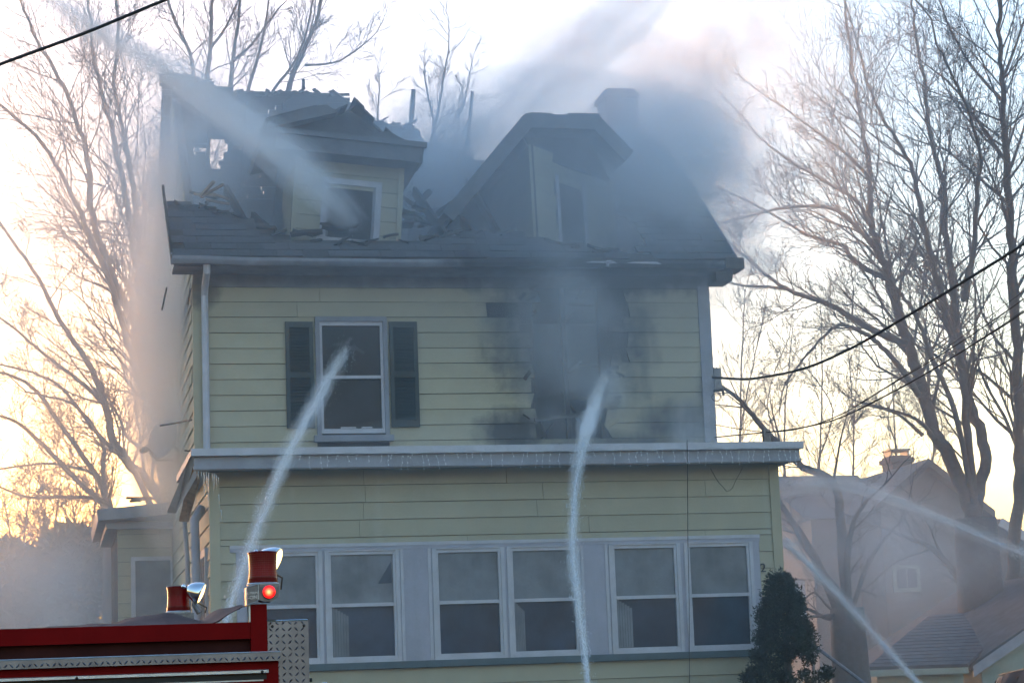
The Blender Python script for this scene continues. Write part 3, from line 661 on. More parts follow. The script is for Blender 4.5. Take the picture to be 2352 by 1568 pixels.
# debris heap between the dormers and the raw splintered wood on the left
for i in range(16):
    a = at(R.uniform(935, 1010), R.uniform(470, 525), R.uniform(.8, 2.0)); d = V((R.uniform(-.6, .6), R.uniform(-.4, .4), R.uniform(-.1, .6)))
    MB().bar(a, a+d, R.uniform(.06, .2), .03).build('charred_board', CHAR, roof)
for i in range(7):
    a = at(R.uniform(425, 500), R.uniform(440, 470), R.uniform(.9, 1.3)); d = V((R.uniform(.15, .4), R.uniform(-.2, .2), R.uniform(-.16, .16)))
    MB().bar(a, a+d, .04, .03).build('splintered_board', RAW if i < 5 else CHARB, roof)
for (u0, v0, u1, v1, w) in ((668, 538, 740, 532, .10), (740, 520, 800, 525, .09), (760, 527, 818, 522, .05), (818, 522, 824, 513, .03), (672, 530, 720, 540, .06), (880, 545, 915, 538, .04), (735, 512, 765, 520, .05)):
    MB().tube([at(lerp(u0, u1, t/4), lerp(v0, v1, t/4)+R.uniform(-2, 2), .18) for t in range(5)], [w*R.uniform(.3, .55) for _ in range(5)], 5).build('charred_timber', CHAR, roof)

# --- rear-left wing
wing = MB().box(-.82, -.03, 5.0, 8.4, HG, 4.75).build('side_wing', DARK, house)
z = 1.4
while z < 4.7:
    for a, b_ in ([(-.83, -.64), (-.0, -.0)] if 2.75 < z < 4.2 else [(-.83, -.03)]):
        if b_-a > .05: mb = MB(); clap(mb, a, b_, z, z+EX-.003, 4.995); mb.build('siding_board', SID, wing)
    z += EX
MB().box(-.64, -.575, 4.95, 5.0, 2.6, 4.31).box(-.06, -.03, 4.95, 5.0, 2.6, 4.31).box(-.575, -.06, 4.95, 5.0, 4.25, 4.31).build('window_frame', WHT, wing)
MB().box(-.575, -.06, 4.97, 4.98, 2.6, 4.25).build('pane', SHADE, wing)
MB().prism([(-1.12, 4.55, 4.82), (-.02, 4.55, 4.90), (-.02, 4.55, 5.08), (-1.14, 4.55, 4.98)], (0, 3.9, 0)).build('wing_roof', TRIM, wing)
MB().prism([(-1.0, 4.8, 4.72), (-.02, 4.8, 4.72), (-.02, 4.8, 4.81), (-1.0, 4.8, 4.81)], (0, 3.5, 0)).build('wing_eave', TRIM, wing)
for i in range(6): a = at(R.uniform(280, 370), R.uniform(1140, 1156), 5.2); MB().bar(a, a+V((R.uniform(-.3, .3), R.uniform(-.2, .2), R.uniform(-.02, .1))), .1, .03).build('fallen_board', CHARB, wing)

# --- house: torn siding shreds, brackets on both corners
for (u0, v0, u1, v1) in ((372, 712, 383, 660), (440, 640, 432, 700)):
    MB().bar(at(u0, v0, .5), at(u1, v1, .4), .012, .022).build('torn_siding', CHARB, wl_)
MB().tube([at(368, 977, 1.2), at(400, 972, 1.0), at(440, 964, .5)], .012, 6).build('broken_conduit', CAST, house)
mb = MB().tube([at(1640, 898, -.05), at(1660, 895, -.15), at(1662, 908, -.15)], .02, 6); mb.tube([at(1645+10*cos(t/10*2*pi), 912+9*sin(t/10*2*pi), -.15) for t in range(11)], .006, 5)
mb.build('service_bracket', BLACK, house)
MB().box(W+.03, W+.13, -.06, .04, 6.0, 6.3).build('service_box', CAST, house)

# ---------------------------------------------------------------- satellite dish on the house's left side
dc = at(384, 1012, 3.2); dish = thing('satellite_dish', dc+V((.3, .2, -.2)), 'satellite dish on a bent arm beside the smoking left wall', 'satellite dish')
ax = V((-.75, -.62, .25)).normalized()
MB().lathe([(.0, .0), (.12, .012), (.22, .045), (.29, .09), (.30, .095), (.288, .10), (.21, .058), (.11, .024), (0, .012)], dc, ax, 28, cap=False).build('reflector', dirty('dish_grey', (.3, .3, .32), .15, .5, 4), dish, smooth=True)
l0 = at(331, 1033, 2.9)
MB().tube([dc-ax*.03+V((0, 0, -.26)), dc+ax*.2+V((0, 0, -.34)), l0.lerp(dc, .25)+V((0, 0, -.03)), l0], .014, 6).build('arm', CAST, dish)
MB().lathe([(.03, -.06), (.045, -.03), (.045, .04), (.03, .07)], l0, (dc-l0), 12).build('feed_horn', CAST, dish)
MB().tube([dc-ax*.02, dc-ax*.15+V((.05, .0, -.1)), V((-.02, dc.y+.25, dc.z-.3))], .022, 8).build('mount', CAST, dish)

# ---------------------------------------------------------------- string of icicle lights along the porch roof
lt = thing('icicle_lights', (3.4, -2.87, 4.85), 'string of small unlit icicle lights hanging along the porch roof edge', 'string lights')
pts = []; x = .2
while x < 7.0: pts.append(V((x, -2.868-.004*R.random(), 4.875+.012*sin(x*13)+R.uniform(-.008, .008)))); x += .07
MB().tube(pts, .0035, 4).build('wire', dirty('clear_wire', (.5, .52, .52), .2, .4, 9), lt)
dr = MB(); bl = MB(); x = .9
while x < 7.0:
    L = R.choice((.07, .11, .16, .22, .13)); k = 3+int(L*18); q = V((x, -2.872, 4.87)); pp = [q]
    for j in range(k): q = q+V((R.uniform(-.014, .014), R.uniform(-.006, .003), -L/k)); pp.append(q)
    dr.tube(pp, .0025, 3)
    for j in range(1, k+1, 2): bl.lathe([(.001, 0), (.005, .005), (.006, .014), (.002, .022)], pp[j], (R.uniform(-.5, .5), -.3, -1), 5)
    x += R.uniform(.05, .14)
dr.build('drop_wires', WHT, lt, kind='stuff'); bl.build('bulbs', dirty('clear_bulb', (.75, .78, .8), .1, .15, 9), lt, kind='stuff')
lp = [at(1632+(1705-1632)*t/10, 1075+45*sin(pi*min(1, t/10))+(8 if 4 < t < 8 else 0), -2.86) for t in range(11)]
MB().tube(lp, .004, 4).build('loose_loop', BLACK, lt)
MB().tube([at(1578, 1010, -2.88), at(1579, 1060, -2.88), at(1580, 1240, -2.5), at(1583, 1380, -2.49), at(1584, 1600, -2.49)], .005, 4).build('hanging_cable', WIRE, None, label='thin black cable hanging straight down the porch front', category='cable')

# ---------------------------------------------------------------- icicles at the porch's left corner
ic = thing('icicles', at(470, 1085, -2.8), 'row of icicles and running water at the left corner of the porch roof', 'icicles')
m, nt, b = mat('ice'); b.inputs['Base Color'].default_value = (.8, .78, .74, 1); b.inputs['Roughness'].default_value = .2; b.inputs['Transmission Weight'].default_value = .5; ICE = m
for u, v0, v1 in ((455, 1082, 1105), (462, 1083, 1100), (468, 1084, 1150), (474, 1084, 1128), (479, 1084, 1190), (487, 1086, 1108), (492, 1086, 1140), (496, 1090, 1125), (500, 1096, 1112), (508, 1170, 1200), (503, 1135, 1165)):
    a = at(u, v0, -2.78); c = at(u+R.uniform(-1, 3), v1, -2.78)
    MB().tube([a.lerp(c, t/5)+V((R.uniform(-.004, .004), 0, 0)) for t in range(6)], [.009*(1-t/5.5) for t in range(6)], 5).build('icicle', ICE, ic, smooth=True)

# ---------------------------------------------------------------- fire truck
TY = -14.0
truck = thing('fire_truck', (-3.5, TY+1.2, 0), 'red fire engine with treadplate trim and two beacons parked in front of the house', 'fire truck')
def T(u, v_): p_ = at(u, v_, TY); return p_.x, p_.z
xr, zr = T(575, 1427); _, zrb = T(578, 1465)
XP0, XP1 = T(577, 1420)[0], T(614.5, 1420)[0]
_, ztt = T(641, 1496); _, ztb = T(643, 1516)
XT1 = T(643, 1505)[0]; XB1 = T(641, 1540)[0]
XD1 = T(711, 1440)[0]; ZD = T(660, 1424)[1]
XL = -8.2; TW = 2.35
body = MB().box(XL, XB1, TY+.03, TY+TW-.03, .75, ztb).build('body', RED, truck)
MB().box(XL, XP0, TY+.04, TY+.10, zrb, zr).build('upper_rail', RED, truck)
MB().box(XL, XP0, TY+.103, TY+.14, ztt-.01, zr-.03).build('recessed_panel', DRED, truck)
zpt = T(596, 1386)[1]
MB().box(XP0, XP1, TY+.03, TY+.13, ztt, zpt).build('corner_post', RED, truck)
MB().box(XP0-.012, XP0-.001, TY+.035, TY+.12, zr, zpt).build('post_edge', ALU, truck)
MB().box(XL, XP1, TY+TW-.12, TY+TW-.04, ztt, zr-.03).build('far_rail', RED, truck)
MB().box(XL, XP0, TY+.13, TY+TW-.13, ztb+.01, ztt+.06).build('hose_bed', BLACK, truck)
# treadplate trim strip and box, with raised bars as real geometry
def tread(mb, o, ex, ey, n_, w, h, step=.032, L=.023):
    i = 0; v_ = step/2
    while v_ < h-.008:
        u_ = step/2+(0 if i % 2 else 0); j = 0
        while u_ < w-.006:
            s_ = 1 if (i+j) % 2 else -1; c_ = o+ex*u_+ey*v_; d = (ex*.70*s_+ey*.72)*L/2
            t_ = d.normalized(); sd_ = n_.cross(t_)*.006
            mb.add([c_-d, c_+sd_, c_+d, c_-sd_, c_+n_*.006-d*.5, c_+n_*.006+d*.5], [(0, 1, 4), (1, 5, 4), (1, 2, 5), (2, 3, 5), (3, 4, 5), (3, 0, 4)])
            u_ += step; j += 1
        v_ += step; i += 1
trim = MB().box(XL, XT1, TY-.03, TY+.20, ztb, ztt).build('treadplate_strip', TREAD, truck)
mb = MB(); tread(mb, V((-3.2, TY-.0302, ztb)), V((1, 0, 0)), V((0, 0, 1)), V((0, -1, 0)), XT1+3.2, ztt-ztb, .036, .034); mb.build('tread_bars', TREAD, trim, kind='stuff')
MB().tube([(XL, TY-.027, ztt+.0), (XT1, TY-.027, ztt+.0)], .006, 6).build('strip_edge', ALU, trim)
tb = MB().box(XP1+.004, XD1, TY+.06, TY+TW-.06, .9, ZD).build('treadplate_box', TREAD, truck)
mb = MB(); tread(mb, V((XP1+.004, TY+.0598, 1.7)), V((1, 0, 0)), V((0, 0, 1)), V((0, -1, 0)), XD1-XP1-.004, ZD-1.7, .040, .036); mb.build('tread_bars', TREAD, tb, kind='stuff')
mb = MB().tube([(XP1+.006, TY+.064, ZD+.002), (XD1-.002, TY+.064, ZD+.002)], .006, 6); mb.build('box_edge', CHROME, tb)
for x in (XP1+.035, XD1-.028): MB().lathe([(.009, 0), (.009, .004), (.005, .007)], (x, TY+.06, ZD-.032), (0, -1, 0), 8).build('bolt', BLACK, tb)
MB().lathe([(.012, 0), (.012, .02)], (XD1, TY+.1, T(716, 1560)[1]), (1, 0, 0), 8).build('bolt', BLACK, tb)
# drip rail with dark groove
_, zs1 = T(614.5, 1537.5); _, zs0 = T(614.5, 1545)
rl = MB().prism([(XL, TY+.03, zs0), (XL, TY-.012, zs0+.004), (XL, TY-.012, zs1), (XL, TY+.03, zs1+.006)], (XP1-XL, 0, 0)).build('drip_rail', ALU, truck)
for x in (XP1-.04, XP1-1.17, XP1-2.3): MB().lathe([(.009, 0), (.009, .004), (.004, .007)], (x, TY-.012, (zs0+zs1)/2), (0, -1, 0), 8).build('bolt', BLACK, rl)
MB().box(XL, XP1-.01, TY+.022, TY+.0295, zs0-.035, zs0-.002).build('door_groove', BLACK, truck)
MB().box(XL, XP1-.03, TY+.018, TY+.0295, zs0-.046, zs0-.037).build('door_edge', ALU, truck)
for x in (-1.6, -6.6):
    w_ = MB().lathe([(.25, -.02), (.45, 0), (.5, .05), (.5, .2), (.45, .26), (.25, .28)], (x, TY+.32, .502), (0, -1, 0), 28).build('wheel', BLACK, truck, smooth=True)
    MB().lathe([(.05, 0), (.24, .01), (.24, .035), (.12, .04), (.08, .07)], (x, TY+.04, .502), (0, -1, 0), 20).build('rim', ALU, w_)
    w_ = MB().lathe([(.25, -.02), (.45, 0), (.5, .05), (.5, .2), (.45, .26), (.25, .28)], (x, TY+TW-.04, .502), (0, -1, 0), 28).build('wheel', BLACK, truck, smooth=True)
cab = MB().box(XL-2.3, XL-.02, TY+.0, TY+TW, .7, 2.7).build('cab', RED, truck)
# hose-bed cover: draped cloth
cov = MB(); nx, ny = 150, 26; x0c, x1c = -5.2, XP0-.02
top1 = [(-40, 1446), (30, 1445), (90, 1441), (140, 1440), (185, 1437), (215, 1432), (235, 1431), (262, 1433), (290, 1420), (330, 1415), (362, 1410), (375, 1408), (400, 1412), (430, 1420), (455, 1428), (470, 1426), (485, 1412), (505, 1398), (525, 1395), (545, 1391), (566, 1387), (578, 1386)]
for i in range(nx+1):
    x = lerp(x0c, x1c, i/nx)
    u_, _v = px((x, TY+.6, zr)); zc = at(u_, pl(top1, u_), TY+.6).z
    for j in range(ny+1):
        t = j/ny; y = lerp(TY+.06, TY+TW-.1, t)
        lip = min(1, t/.22); lip = lip*lip*(3-2*lip)
        low = zr-.004 if u_ < 462 else lerp(zr-.004, zc-.028, min(1, (u_-462)/75))
        z = lerp(low, zc, lip)*1-(max(0, t-.55)**2)*.12
        w_ = noise.noise(V((x*2.2+y*1.5, y*2.6, 0)))*.022+noise.noise(V((x*7+y*4, y*5-x*2, 2)))*.009+abs(noise.noise(V((x*4-y*3, y*2+x, 6))))*-.018
        cov.v.append((x, y, z+w_*(.15+.85*lip)))
for i in range(nx):
    for j in range(ny): a = i*(ny+1)+j; cov.f.append((a, a+ny+1, a+ny+2, a+1))
cv = cov.build('hose_bed_cover', TARP, truck, smooth=True)
md = cv.modifiers.new('t', 'SOLIDIFY'); md.thickness = .004
# bracket with badge, marker lamp
bx0, bz1 = T(566, 1345); bx1, bz0 = T(594, 1381); bx2, _ = T(640, 1345)
br = MB().prism([(bx0, TY+.0, T(566, 1389)[1]), (bx1-.006, TY, T(590, 1381)[1]), (bx1, TY, T(594, 1377)[1]), (bx1, TY, T(594, 1341)[1]), (bx0, TY, T(566, 1348)[1])], (0, .13, 0)).build('badge_bracket', CAST, truck)
hz0, hz1 = T(617, 1381)[1], T(617, 1341)[1]
MB().prism([(bx1+.002, TY-.02, hz0+.012), (bx1+.03, TY-.02, hz0), (bx2-.05, TY-.02, hz0), (bx2-.002, TY-.02, hz0+.03), (bx2, TY-.02, hz1), (bx1+.002, TY-.02, hz1)], (0, .15, 0)).build('lamp_housing', CAST, truck)
fr_ = MB(); rim = [(bx0, T(566, 1389)[1]), (bx1-.006, T(590, 1381)[1]), (bx1-.001, T(594, 1373)[1]), (bx1-.001, T(594, 1341)[1]), (bx0, T(566, 1348)[1])]
fr_.tube([V((a, TY-.004, c_)) for a, c_ in rim+[rim[0]]], .0045, 6); fr_.build('badge_frame', ALU, br)
cx_, cz_ = T(617, 1359); rr_ = .041
MB().lathe([(rr_+.004, 0), (rr_+.004, .008), (rr_, .01)], (cx_, TY-.02, cz_), (0, -1, 0), 24).build('lamp_bezel', CAST, truck)
MB().lathe([(rr_, .0), (rr_*.98, .012), (rr_*.85, .022), (rr_*.6, .031), (rr_*.3, .036), (.001, .038)], (cx_, TY-.028, cz_), (0, -1, 0), 24).build('marker_lens', MARK, truck, smooth=True)['label'] = 'lit round red marker lamp'
for body_, sz, dz in (('E-MAIN', .021, .012), ('E-ONE', .031, -.015)):
    me = text_mesh(body_, sz, .002); me.materials.append(LETTER)
    put('lettering', me, br, M=Matrix.Translation(((bx0+bx1)/2, TY-.004, (T(566, 1348)[1]+T(566, 1389)[1])/2+dz+.006)) @ Matrix.Rotation(radians(-4), 4, 'Y') @ Matrix.Rotation(pi/2, 4, 'X'))
# beacons: ribbed red cylinders slightly flared, and chrome spotlights
def beacon(cx, cy, z0, h, r_):
    prof_ = [(r_*1.06, 0), (r_*1.06, h*.04), (r_*1.0, h*.05), (r_*1.02, h*.16)]
    n_ = 22
    for i in range(n_+1):
        t = i/n_; rr = r_*(.985-.05*sin(pi*t)); prof_.append((rr+(.00035 if i % 2 else -.0002), h*(.17+.76*t)))
    prof_ += [(r_*1.02, h*.94), (r_*1.03, h*.97), (r_*.95, h), (r_*.3, h*1.015)]
    bb = MB().lathe(prof_, (cx, cy, z0), (0, 0, 1), 40).build('beacon_lens', LENS, truck)
    MB().lathe([(r_*1.1, -.012), (r_*1.12, 0), (r_*1.06, .006)], (cx, cy, z0-.002), (0, 0, 1), 32).build('beacon_base', ALU, bb)
    MB().lathe([(.03, -.04), (.05, -.02), (.03, -.012)], (cx, cy, z0-.002), (0, 0, 1), 14).build('beacon_foot', CAST, bb)
    return bb
def spot(c, ax_, r_, base):
    ax_ = V(ax_).normalized()
    pr = [(.006, -1.35), (.28, -1.3), (.55, -1.08), (.78, -.72), (.93, -.36), (1.0, -.08), (1.0, 0), (.93, .03)]
    sp_ = MB().lathe([(r_*a, r_*h_) for a, h_ in pr], c, ax_, 36).build('spotlight', CHROME, truck, smooth=True)
    MB().lathe([(r_*.93, r_*.03), (r_*.97, r_*.07), (r_*.9, r_*.1)], c, ax_, 36, cap=False).build('lens_rim', CHROME, sp_)
    MB().lathe([(r_*.93, r_*.035), (r_*.7, r_*.13), (r_*.4, r_*.19), (.002, r_*.21)], c, ax_, 30).build('lens', SPOTL, sp_, smooth=True)
    MB().lathe([(.012, 0), (.018, .01), (.018, .025), (.008, .034)], V(c)-ax_*r_*1.42, -ax_, 12).build('knob', CHROME, sp_)
    if base: 
        MB().tube([V(c)-ax_*r_*.6-V((0, 0, r_*.7)), V(c)-ax_*r_*.7-V((0, 0, r_*1.2)), V((c[0]-.01, c[1], base))], [.012, .016, .022], 10).build('spot_stem', CAST, sp_)
        MB().tube([V(c)-ax_*r_*.3-V((0, -.02, r_*.9)), V(c)+V((.04, 0, -r_*1.25)), V((c[0]+.03, c[1], base))], .006, 6).build('lamp_wire', BLACK, sp_)
    return sp_
bz = T(608, 1342)[1]; bxc = T(607, 1300)[0]; bh = T(600, 1263)[1]-bz
beacon(bxc, TY+.10, bz+.012, bh-.014, .092)
sc1 = at(633, 1287, TY+.24); spot((sc1.x, sc1.y, sc1.z), (.74, -.32, -.36), .088, bz-.02)
FY = TY+TW-.1
b2 = at(410, 1404, FY); b2t = at(410, 1346, FY)
beacon(b2.x-.0, FY, b2.z, b2t.z-b2.z, .083)
s2 = at(461, 1362, FY-.12); spot((s2.x, s2.y, s2.z), (.80, -.14, -.36), .082, b2.z-.02)
p0_ = at(395, 1408, FY); p1_ = at(442, 1420, FY)
MB().box(b2.x-.05, p1_.x, FY-.16, FY-.05, p1_.z-.02, p0_.z-.008).build('lamp_plinth', CAST, truck)
MB().box(b2.x-.12, p1_.x-.02, FY-.04, FY+.06, zr-.1, b2.z-.06).build('lamp_bracket', CAST, truck)
# chrome fitting just under the frame edge
c_ = at(746, 1575, TY+.2); MB().lathe([(.02, -.25), (.03, -.06), (.034, -.02), (.03, .01), (.015, .025)], c_, (0, 0, 1), 16).build('chrome_cap', CHROME, truck, smooth=True)
MB().bar((XD1-.02, TY+.2, c_.z-.24), (c_.x+.02, TY+.2, c_.z-.24), .05, .04).build('cap_bracket', CAST, truck)

# ---------------------------------------------------------------- cables
def cable(name, pts, r_, label, nseg=8, twist=0, straps=()):
    P_ = [V(p_) for p_ in pts]; out = []
    for i in range(len(P_)-1):
        a, b_, c0, d0 = P_[max(0, i-1)], P_[i], P_[i+1], P_[min(len(P_)-1, i+2)]
        for k in range(nseg):
            t = k/nseg; out.append(.5*((2*b_)+(c0-a)*t+(2*a-5*b_+4*c0-d0)*t*t+(3*b_-a-3*c0+d0)*t**3))
    out.append(P_[-1]); mb = MB()
    if twist:
        for ph in (0, 2.1, 4.2):
            L = 0; q = []
            for i, p_ in enumerate(out):
                if i: L += (p_-out[i-1]).length
                a = L*twist+ph; q.append(p_+V((0, cos(a), sin(a)))*r_*1.0)
            mb.tube(q, r_*.8, 5)
    else: mb.tube(out, r_, 6)
    return mb.build(name, WIRE, None, label=label, category='cable', smooth=True)
cable('overhead_cable', [at(-400, 300, -15), at(0, 148, -15), at(190, 78, -15), at(380, 0, -15), at(800, -170, -15)], .010, 'thick black overhead cable crossing the top left corner of the picture')
MB  # noqa
cable('service_cable', [at(1636, 866, -.1), at(1690, 870, -.8), at(1740, 868, -1.5), at(1850, 845, -3), at(1960, 797, -4.5), at(2080, 728, -6), at(2200, 655, -7.5), at(2352, 560, -9.2), at(2700, 330, -12)], .011, 'thick twisted service cable running from the house corner up to the right', 24, 26)
cable('service_wire', [at(1642, 975, -.1), at(1700, 985, -1), at(1758, 991, -2), at(1830, 985, -2.6), at(1930, 952, -3.6), at(2060, 875, -5), at(2200, 790, -6.4), at(2352, 686, -8), at(2700, 430, -11)], .006, 'upper one of the thin black wires sagging from the house to the porch roof post')
cable('service_wire', [at(1642, 1004, -.1), at(1700, 998, -1.1), at(1762, 992, -2), at(1840, 982, -2.7), at(1940, 955, -3.7), at(2100, 873, -5.4), at(2240, 788, -7), at(2352, 716, -8.2), at(2700, 470, -11)], .008, 'lower and thicker of the wires rising from the porch roof post to the right')
cable('service_wire', [at(1960, 945, -3.9), at(2120, 862, -5.6), at(2250, 780, -7), at(2352, 712, -8.2), at(2700, 465, -11)], .004, 'hair thin wire running just above the lower service wire')
cable('service_wire', [at(1975, 925, -4), at(2150, 815, -5.6), at(2352, 668, -8), at(2700, 410, -11)], .003, 'hair thin wire running just above the upper service wire')

# ---------------------------------------------------------------- trees
def smooth_pts(P_, k):
    out = []
    for i in range(len(P_)-1):
        a, b_, c0, d0 = P_[max(0, i-1)], P_[i], P_[i+1], P_[min(len(P_)-1, i+2)]
        for j in range(k):
            t = j/k; out.append(.5*((2*b_)+(c0-a)*t+(2*a-5*b_+4*c0-d0)*t*t+(3*b_-a-3*c0+d0)*t**3))
    out.append(P_[-1]); return out
def branch(mb, rnd, p, d, L, r_, lev, maxlev, up, rmin, kids, spread):
    n_ = (4, 4, 3, 3)[min(lev, 3)]; pts = [p]; q = p.copy(); dd = d.copy(); step = L/n_
    for i in range(n_):
        dd = dd+V((rnd.gauss(0, .16), rnd.gauss(0, .16), rnd.gauss(0, .12)+up)); dd.normalize(); q = q+dd*step; pts.append(q.copy())
    rs = [max(rmin*.48, r_*(1-.8*i/n_))*.9 for i in range(n_+1)]
    mb.tube(pts, rs, 3 if lev > 0 else 4, cap=False)
    if lev >= maxlev: return
    kn = max(2, int(kids*(.75+.5*rnd.random())))
    for i in range(kn):
        t = .2+.8*(i+rnd.random()*.8)/kn; t = min(t, .98); f = t*n_; a = int(f); w = f-a
        pt = pts[a].lerp(pts[a+1], w); td = (pts[a+1]-pts[a]).normalized()
        axis = td.orthogonal(); axis.rotate(Quaternion(td, rnd.uniform(0, 2*pi)))
        nd = td.copy(); nd.rotate(Quaternion(axis, radians(rnd.uniform(22, 52)*spread)))
        branch(mb, rnd, pt, nd, L*rnd.uniform(.42, .72)*(1.12-.45*t), max(rmin, r_*.5*(1-.5*t)), lev+1, maxlev, up, rmin, kids*.8, spread)
def tree(name, label, Y, limbs, base, seed, bark=BARK, tw=TWIG, group='bare winter trees', kids=7, maxlev=2, dens=1.0, rmin=.006, up=.06, dslope=.5, spread=1.0, blen=.5, start=.2):
    """limbs: (pixels along the limb, start radius m, end radius m); base: pixel where the stem meets the ground direction"""
    rnd = random.Random(seed); b0 = at(base[0], base[1], Y)
    root = thing(name, (b0.x, Y, HG), label, 'tree', group); tw_mb = MB()
    MB().tube([V((b0.x, Y, HG-.2)), V((b0.x+.02, Y, HG+.4)), V((b0.x, Y, lerp(HG, b0.z, .6))), b0], [base[2]*1.5, base[2]*1.15, base[2], base[2]*.9], 12).build('trunk', bark, root, smooth=True)
    for li, (pix, r0, r1) in enumerate(limbs):
        if (pix[0][0]-base[0])**2+(pix[0][1]-base[1])**2 < 150**2: pix = [(lerp(base[0], pix[0][0], .3), base[1]+8)]+pix
        sl_ = rnd.uniform(-dslope, dslope); P_ = []; p_prev = None; dist = 0
        for i, (u, v_) in enumerate(pix):
            p_ = at(u, v_, Y)
            if p_prev is not None: dist += (p_-p_prev).length
            p_prev = p_; P_.append(at(u, v_, Y+sl_*dist))
        pts = smooth_pts(P_, 5); m_ = len(pts); tot = sum((a-b_).length for a, b_ in zip(pts, pts[1:]))
        for i in range(1, m_): pts[i] = pts[i]+V((rnd.gauss(0, .012), rnd.gauss(0, .03), rnd.gauss(0, .012)))*tot*.12
        rs = [lerp(r0, r1, (i/(m_-1))**.7)*.86 for i in range(m_)]
        MB().tube(pts, rs, 8).build('limb', bark, root, smooth=True)
        nb = int(tot*2.6*dens)+2
        for k in range(nb):
            t = start+(1-start)*(k+rnd.random())/nb; t = min(t, .995); f = t*(m_-1); a = min(int(f), m_-2); pt = pts[a].lerp(pts[a+1], f-a); td = (pts[a+1]-pts[a]).normalized()
            axis = td.orthogonal(); axis.rotate(Quaternion(td, rnd.uniform(0, 2*pi))); nd = td.copy(); nd.rotate(Quaternion(axis, radians(rnd.uniform(25, 58)*spread)))
            rr = rs[a]; L = (blen*tot*.5*(1.15-.75*t)+.35)*rnd.uniform(.6, 1.2)
            branch(tw_mb, rnd, pt, nd, min(L, 3.6), max(rmin*1.6, rr*.42), 0, maxlev, up, rmin, kids, spread)
        branch(tw_mb, rnd, pts[-1], (pts[-1]-pts[-4]).normalized(), min(2.8, .30*tot+.5), r1, 0, maxlev, up*.7, rmin, kids, spread*1.1)
    tw_mb.build('twigs', tw, root, kind='stuff')
    return root
tree('bare_tree', 'big bare tree fanning out to the left behind the left side of the house', 13.0, [
    ([(378, 1160), (340, 1105), (296, 1066), (261, 1012), (242, 933), (212, 849), (138, 736), (74, 617), (0, 514)], .17, .03),
    ([(380, 1160), (362, 1010), (321, 874), (276, 726), (222, 578), (160, 440), (99, 330), (0, 240)], .15, .03),
    ([(385, 1150), (365, 1000), (316, 775), (257, 627), (212, 504), (197, 345), (158, 230), (99, 115), (56, 26)], .15, .03),
    ([(388, 1150), (368, 980), (340, 800), (316, 640), (296, 504), (273, 362), (237, 230), (210, 99), (204, -20)], .16, .03),
    ([(392, 1150), (385, 960), (352, 740), (325, 578), (316, 516), (303, 411), (286, 329), (263, 197), (270, 66), (262, -40)], .15, .03),
    ([(300, 1068), (270, 1040), (215, 985), (140, 890), (60, 850), (-20, 835)], .08, .02),
    ([(242, 930), (190, 880), (110, 820), (40, 760), (-40, 700)], .06, .02),
    ([(330, 1032), (290, 1000), (275, 960), (240, 900)], .05, .02)],
    (386, 1180, .3), 11, kids=8, dens=1.1, rmin=.006)
tree('bare_tree', 'bare tree with low arching limbs at the far left above the wing roof', 10.5, [
    ([(252, 1168), (232, 1110), (148, 988), (74, 889), (-10, 850)], .10, .03),
    ([(250, 1168), (197, 1121), (99, 1022), (40, 970), (-20, 950)], .09, .025),
    ([(240, 1125), (237, 1070), (237, 1022), (200, 960), (150, 920), (60, 900)], .07, .02),
    ([(225, 1148), (150, 1141), (60, 1140), (-20, 1110)], .06, .02),
    ([(225, 1100), (160, 1070), (90, 1065), (-20, 1080)], .05, .02)],
    (255, 1190, .16), 23, kids=6, dens=1.1, rmin=.006, maxlev=2)
B = [('bare tree with a straight double stem rising behind the left end of the roof', 20, [([(474, 260), (476, 181), (484, 99), (487, 0), (490, -60)], .09, .03), ([(450, 300), (444, 171), (437, 125), (411, 66), (388, 10), (375, -50)], .08, .03), ([(484, 110), (520, 60), (560, -30)], .05, .02)], (468, 420, .16), 31),
     ('slender bare tree behind the roof between the double stem and the vent stub', 19, [([(528, 260), (530, 197), (536, 132), (549, 33), (553, -40)], .09, .03), ([(560, 260), (569, 210), (592, 132), (608, 66), (620, -20)], .07, .02), ([(536, 140), (580, 100), (640, 20)], .05, .02)], (540, 420, .16), 37),
     ('leaning bare tree behind the roof left of the leaning dormer peak', 18, [([(650, 270), (661, 214), (678, 158), (724, 59), (737, 0), (748, -60)], .10, .03), ([(600, 270), (630, 205), (672, 150), (700, 90), (715, 20), (722, -30)], .05, .02), ([(676, 165), (700, 120), (720, 40)], .04, .02), ([(700, 150), (780, 140), (850, 90)], .04, .015)], (640, 420, .18), 41),
     ('smallest bare tree in the gap between the two dormers', 23, [([(992, 420), (992, 330), (1001, 282), (1012, 220), (1023, 151)], .09, .025), ([(1000, 290), (985, 230), (975, 175)], .05, .02), ([(995, 320), (1035, 290), (1065, 240), (1075, 190)], .05, .02), ([(870, 330), (868, 260), (872, 200)], .04, .015)], (992, 470, .14), 43)]
for lab, Y, lm, bs, sd_ in B: tree('bare_tree', lab, Y, lm, bs, sd_, kids=7, dens=1.3, rmin=.0055, blen=.6, spread=.85)
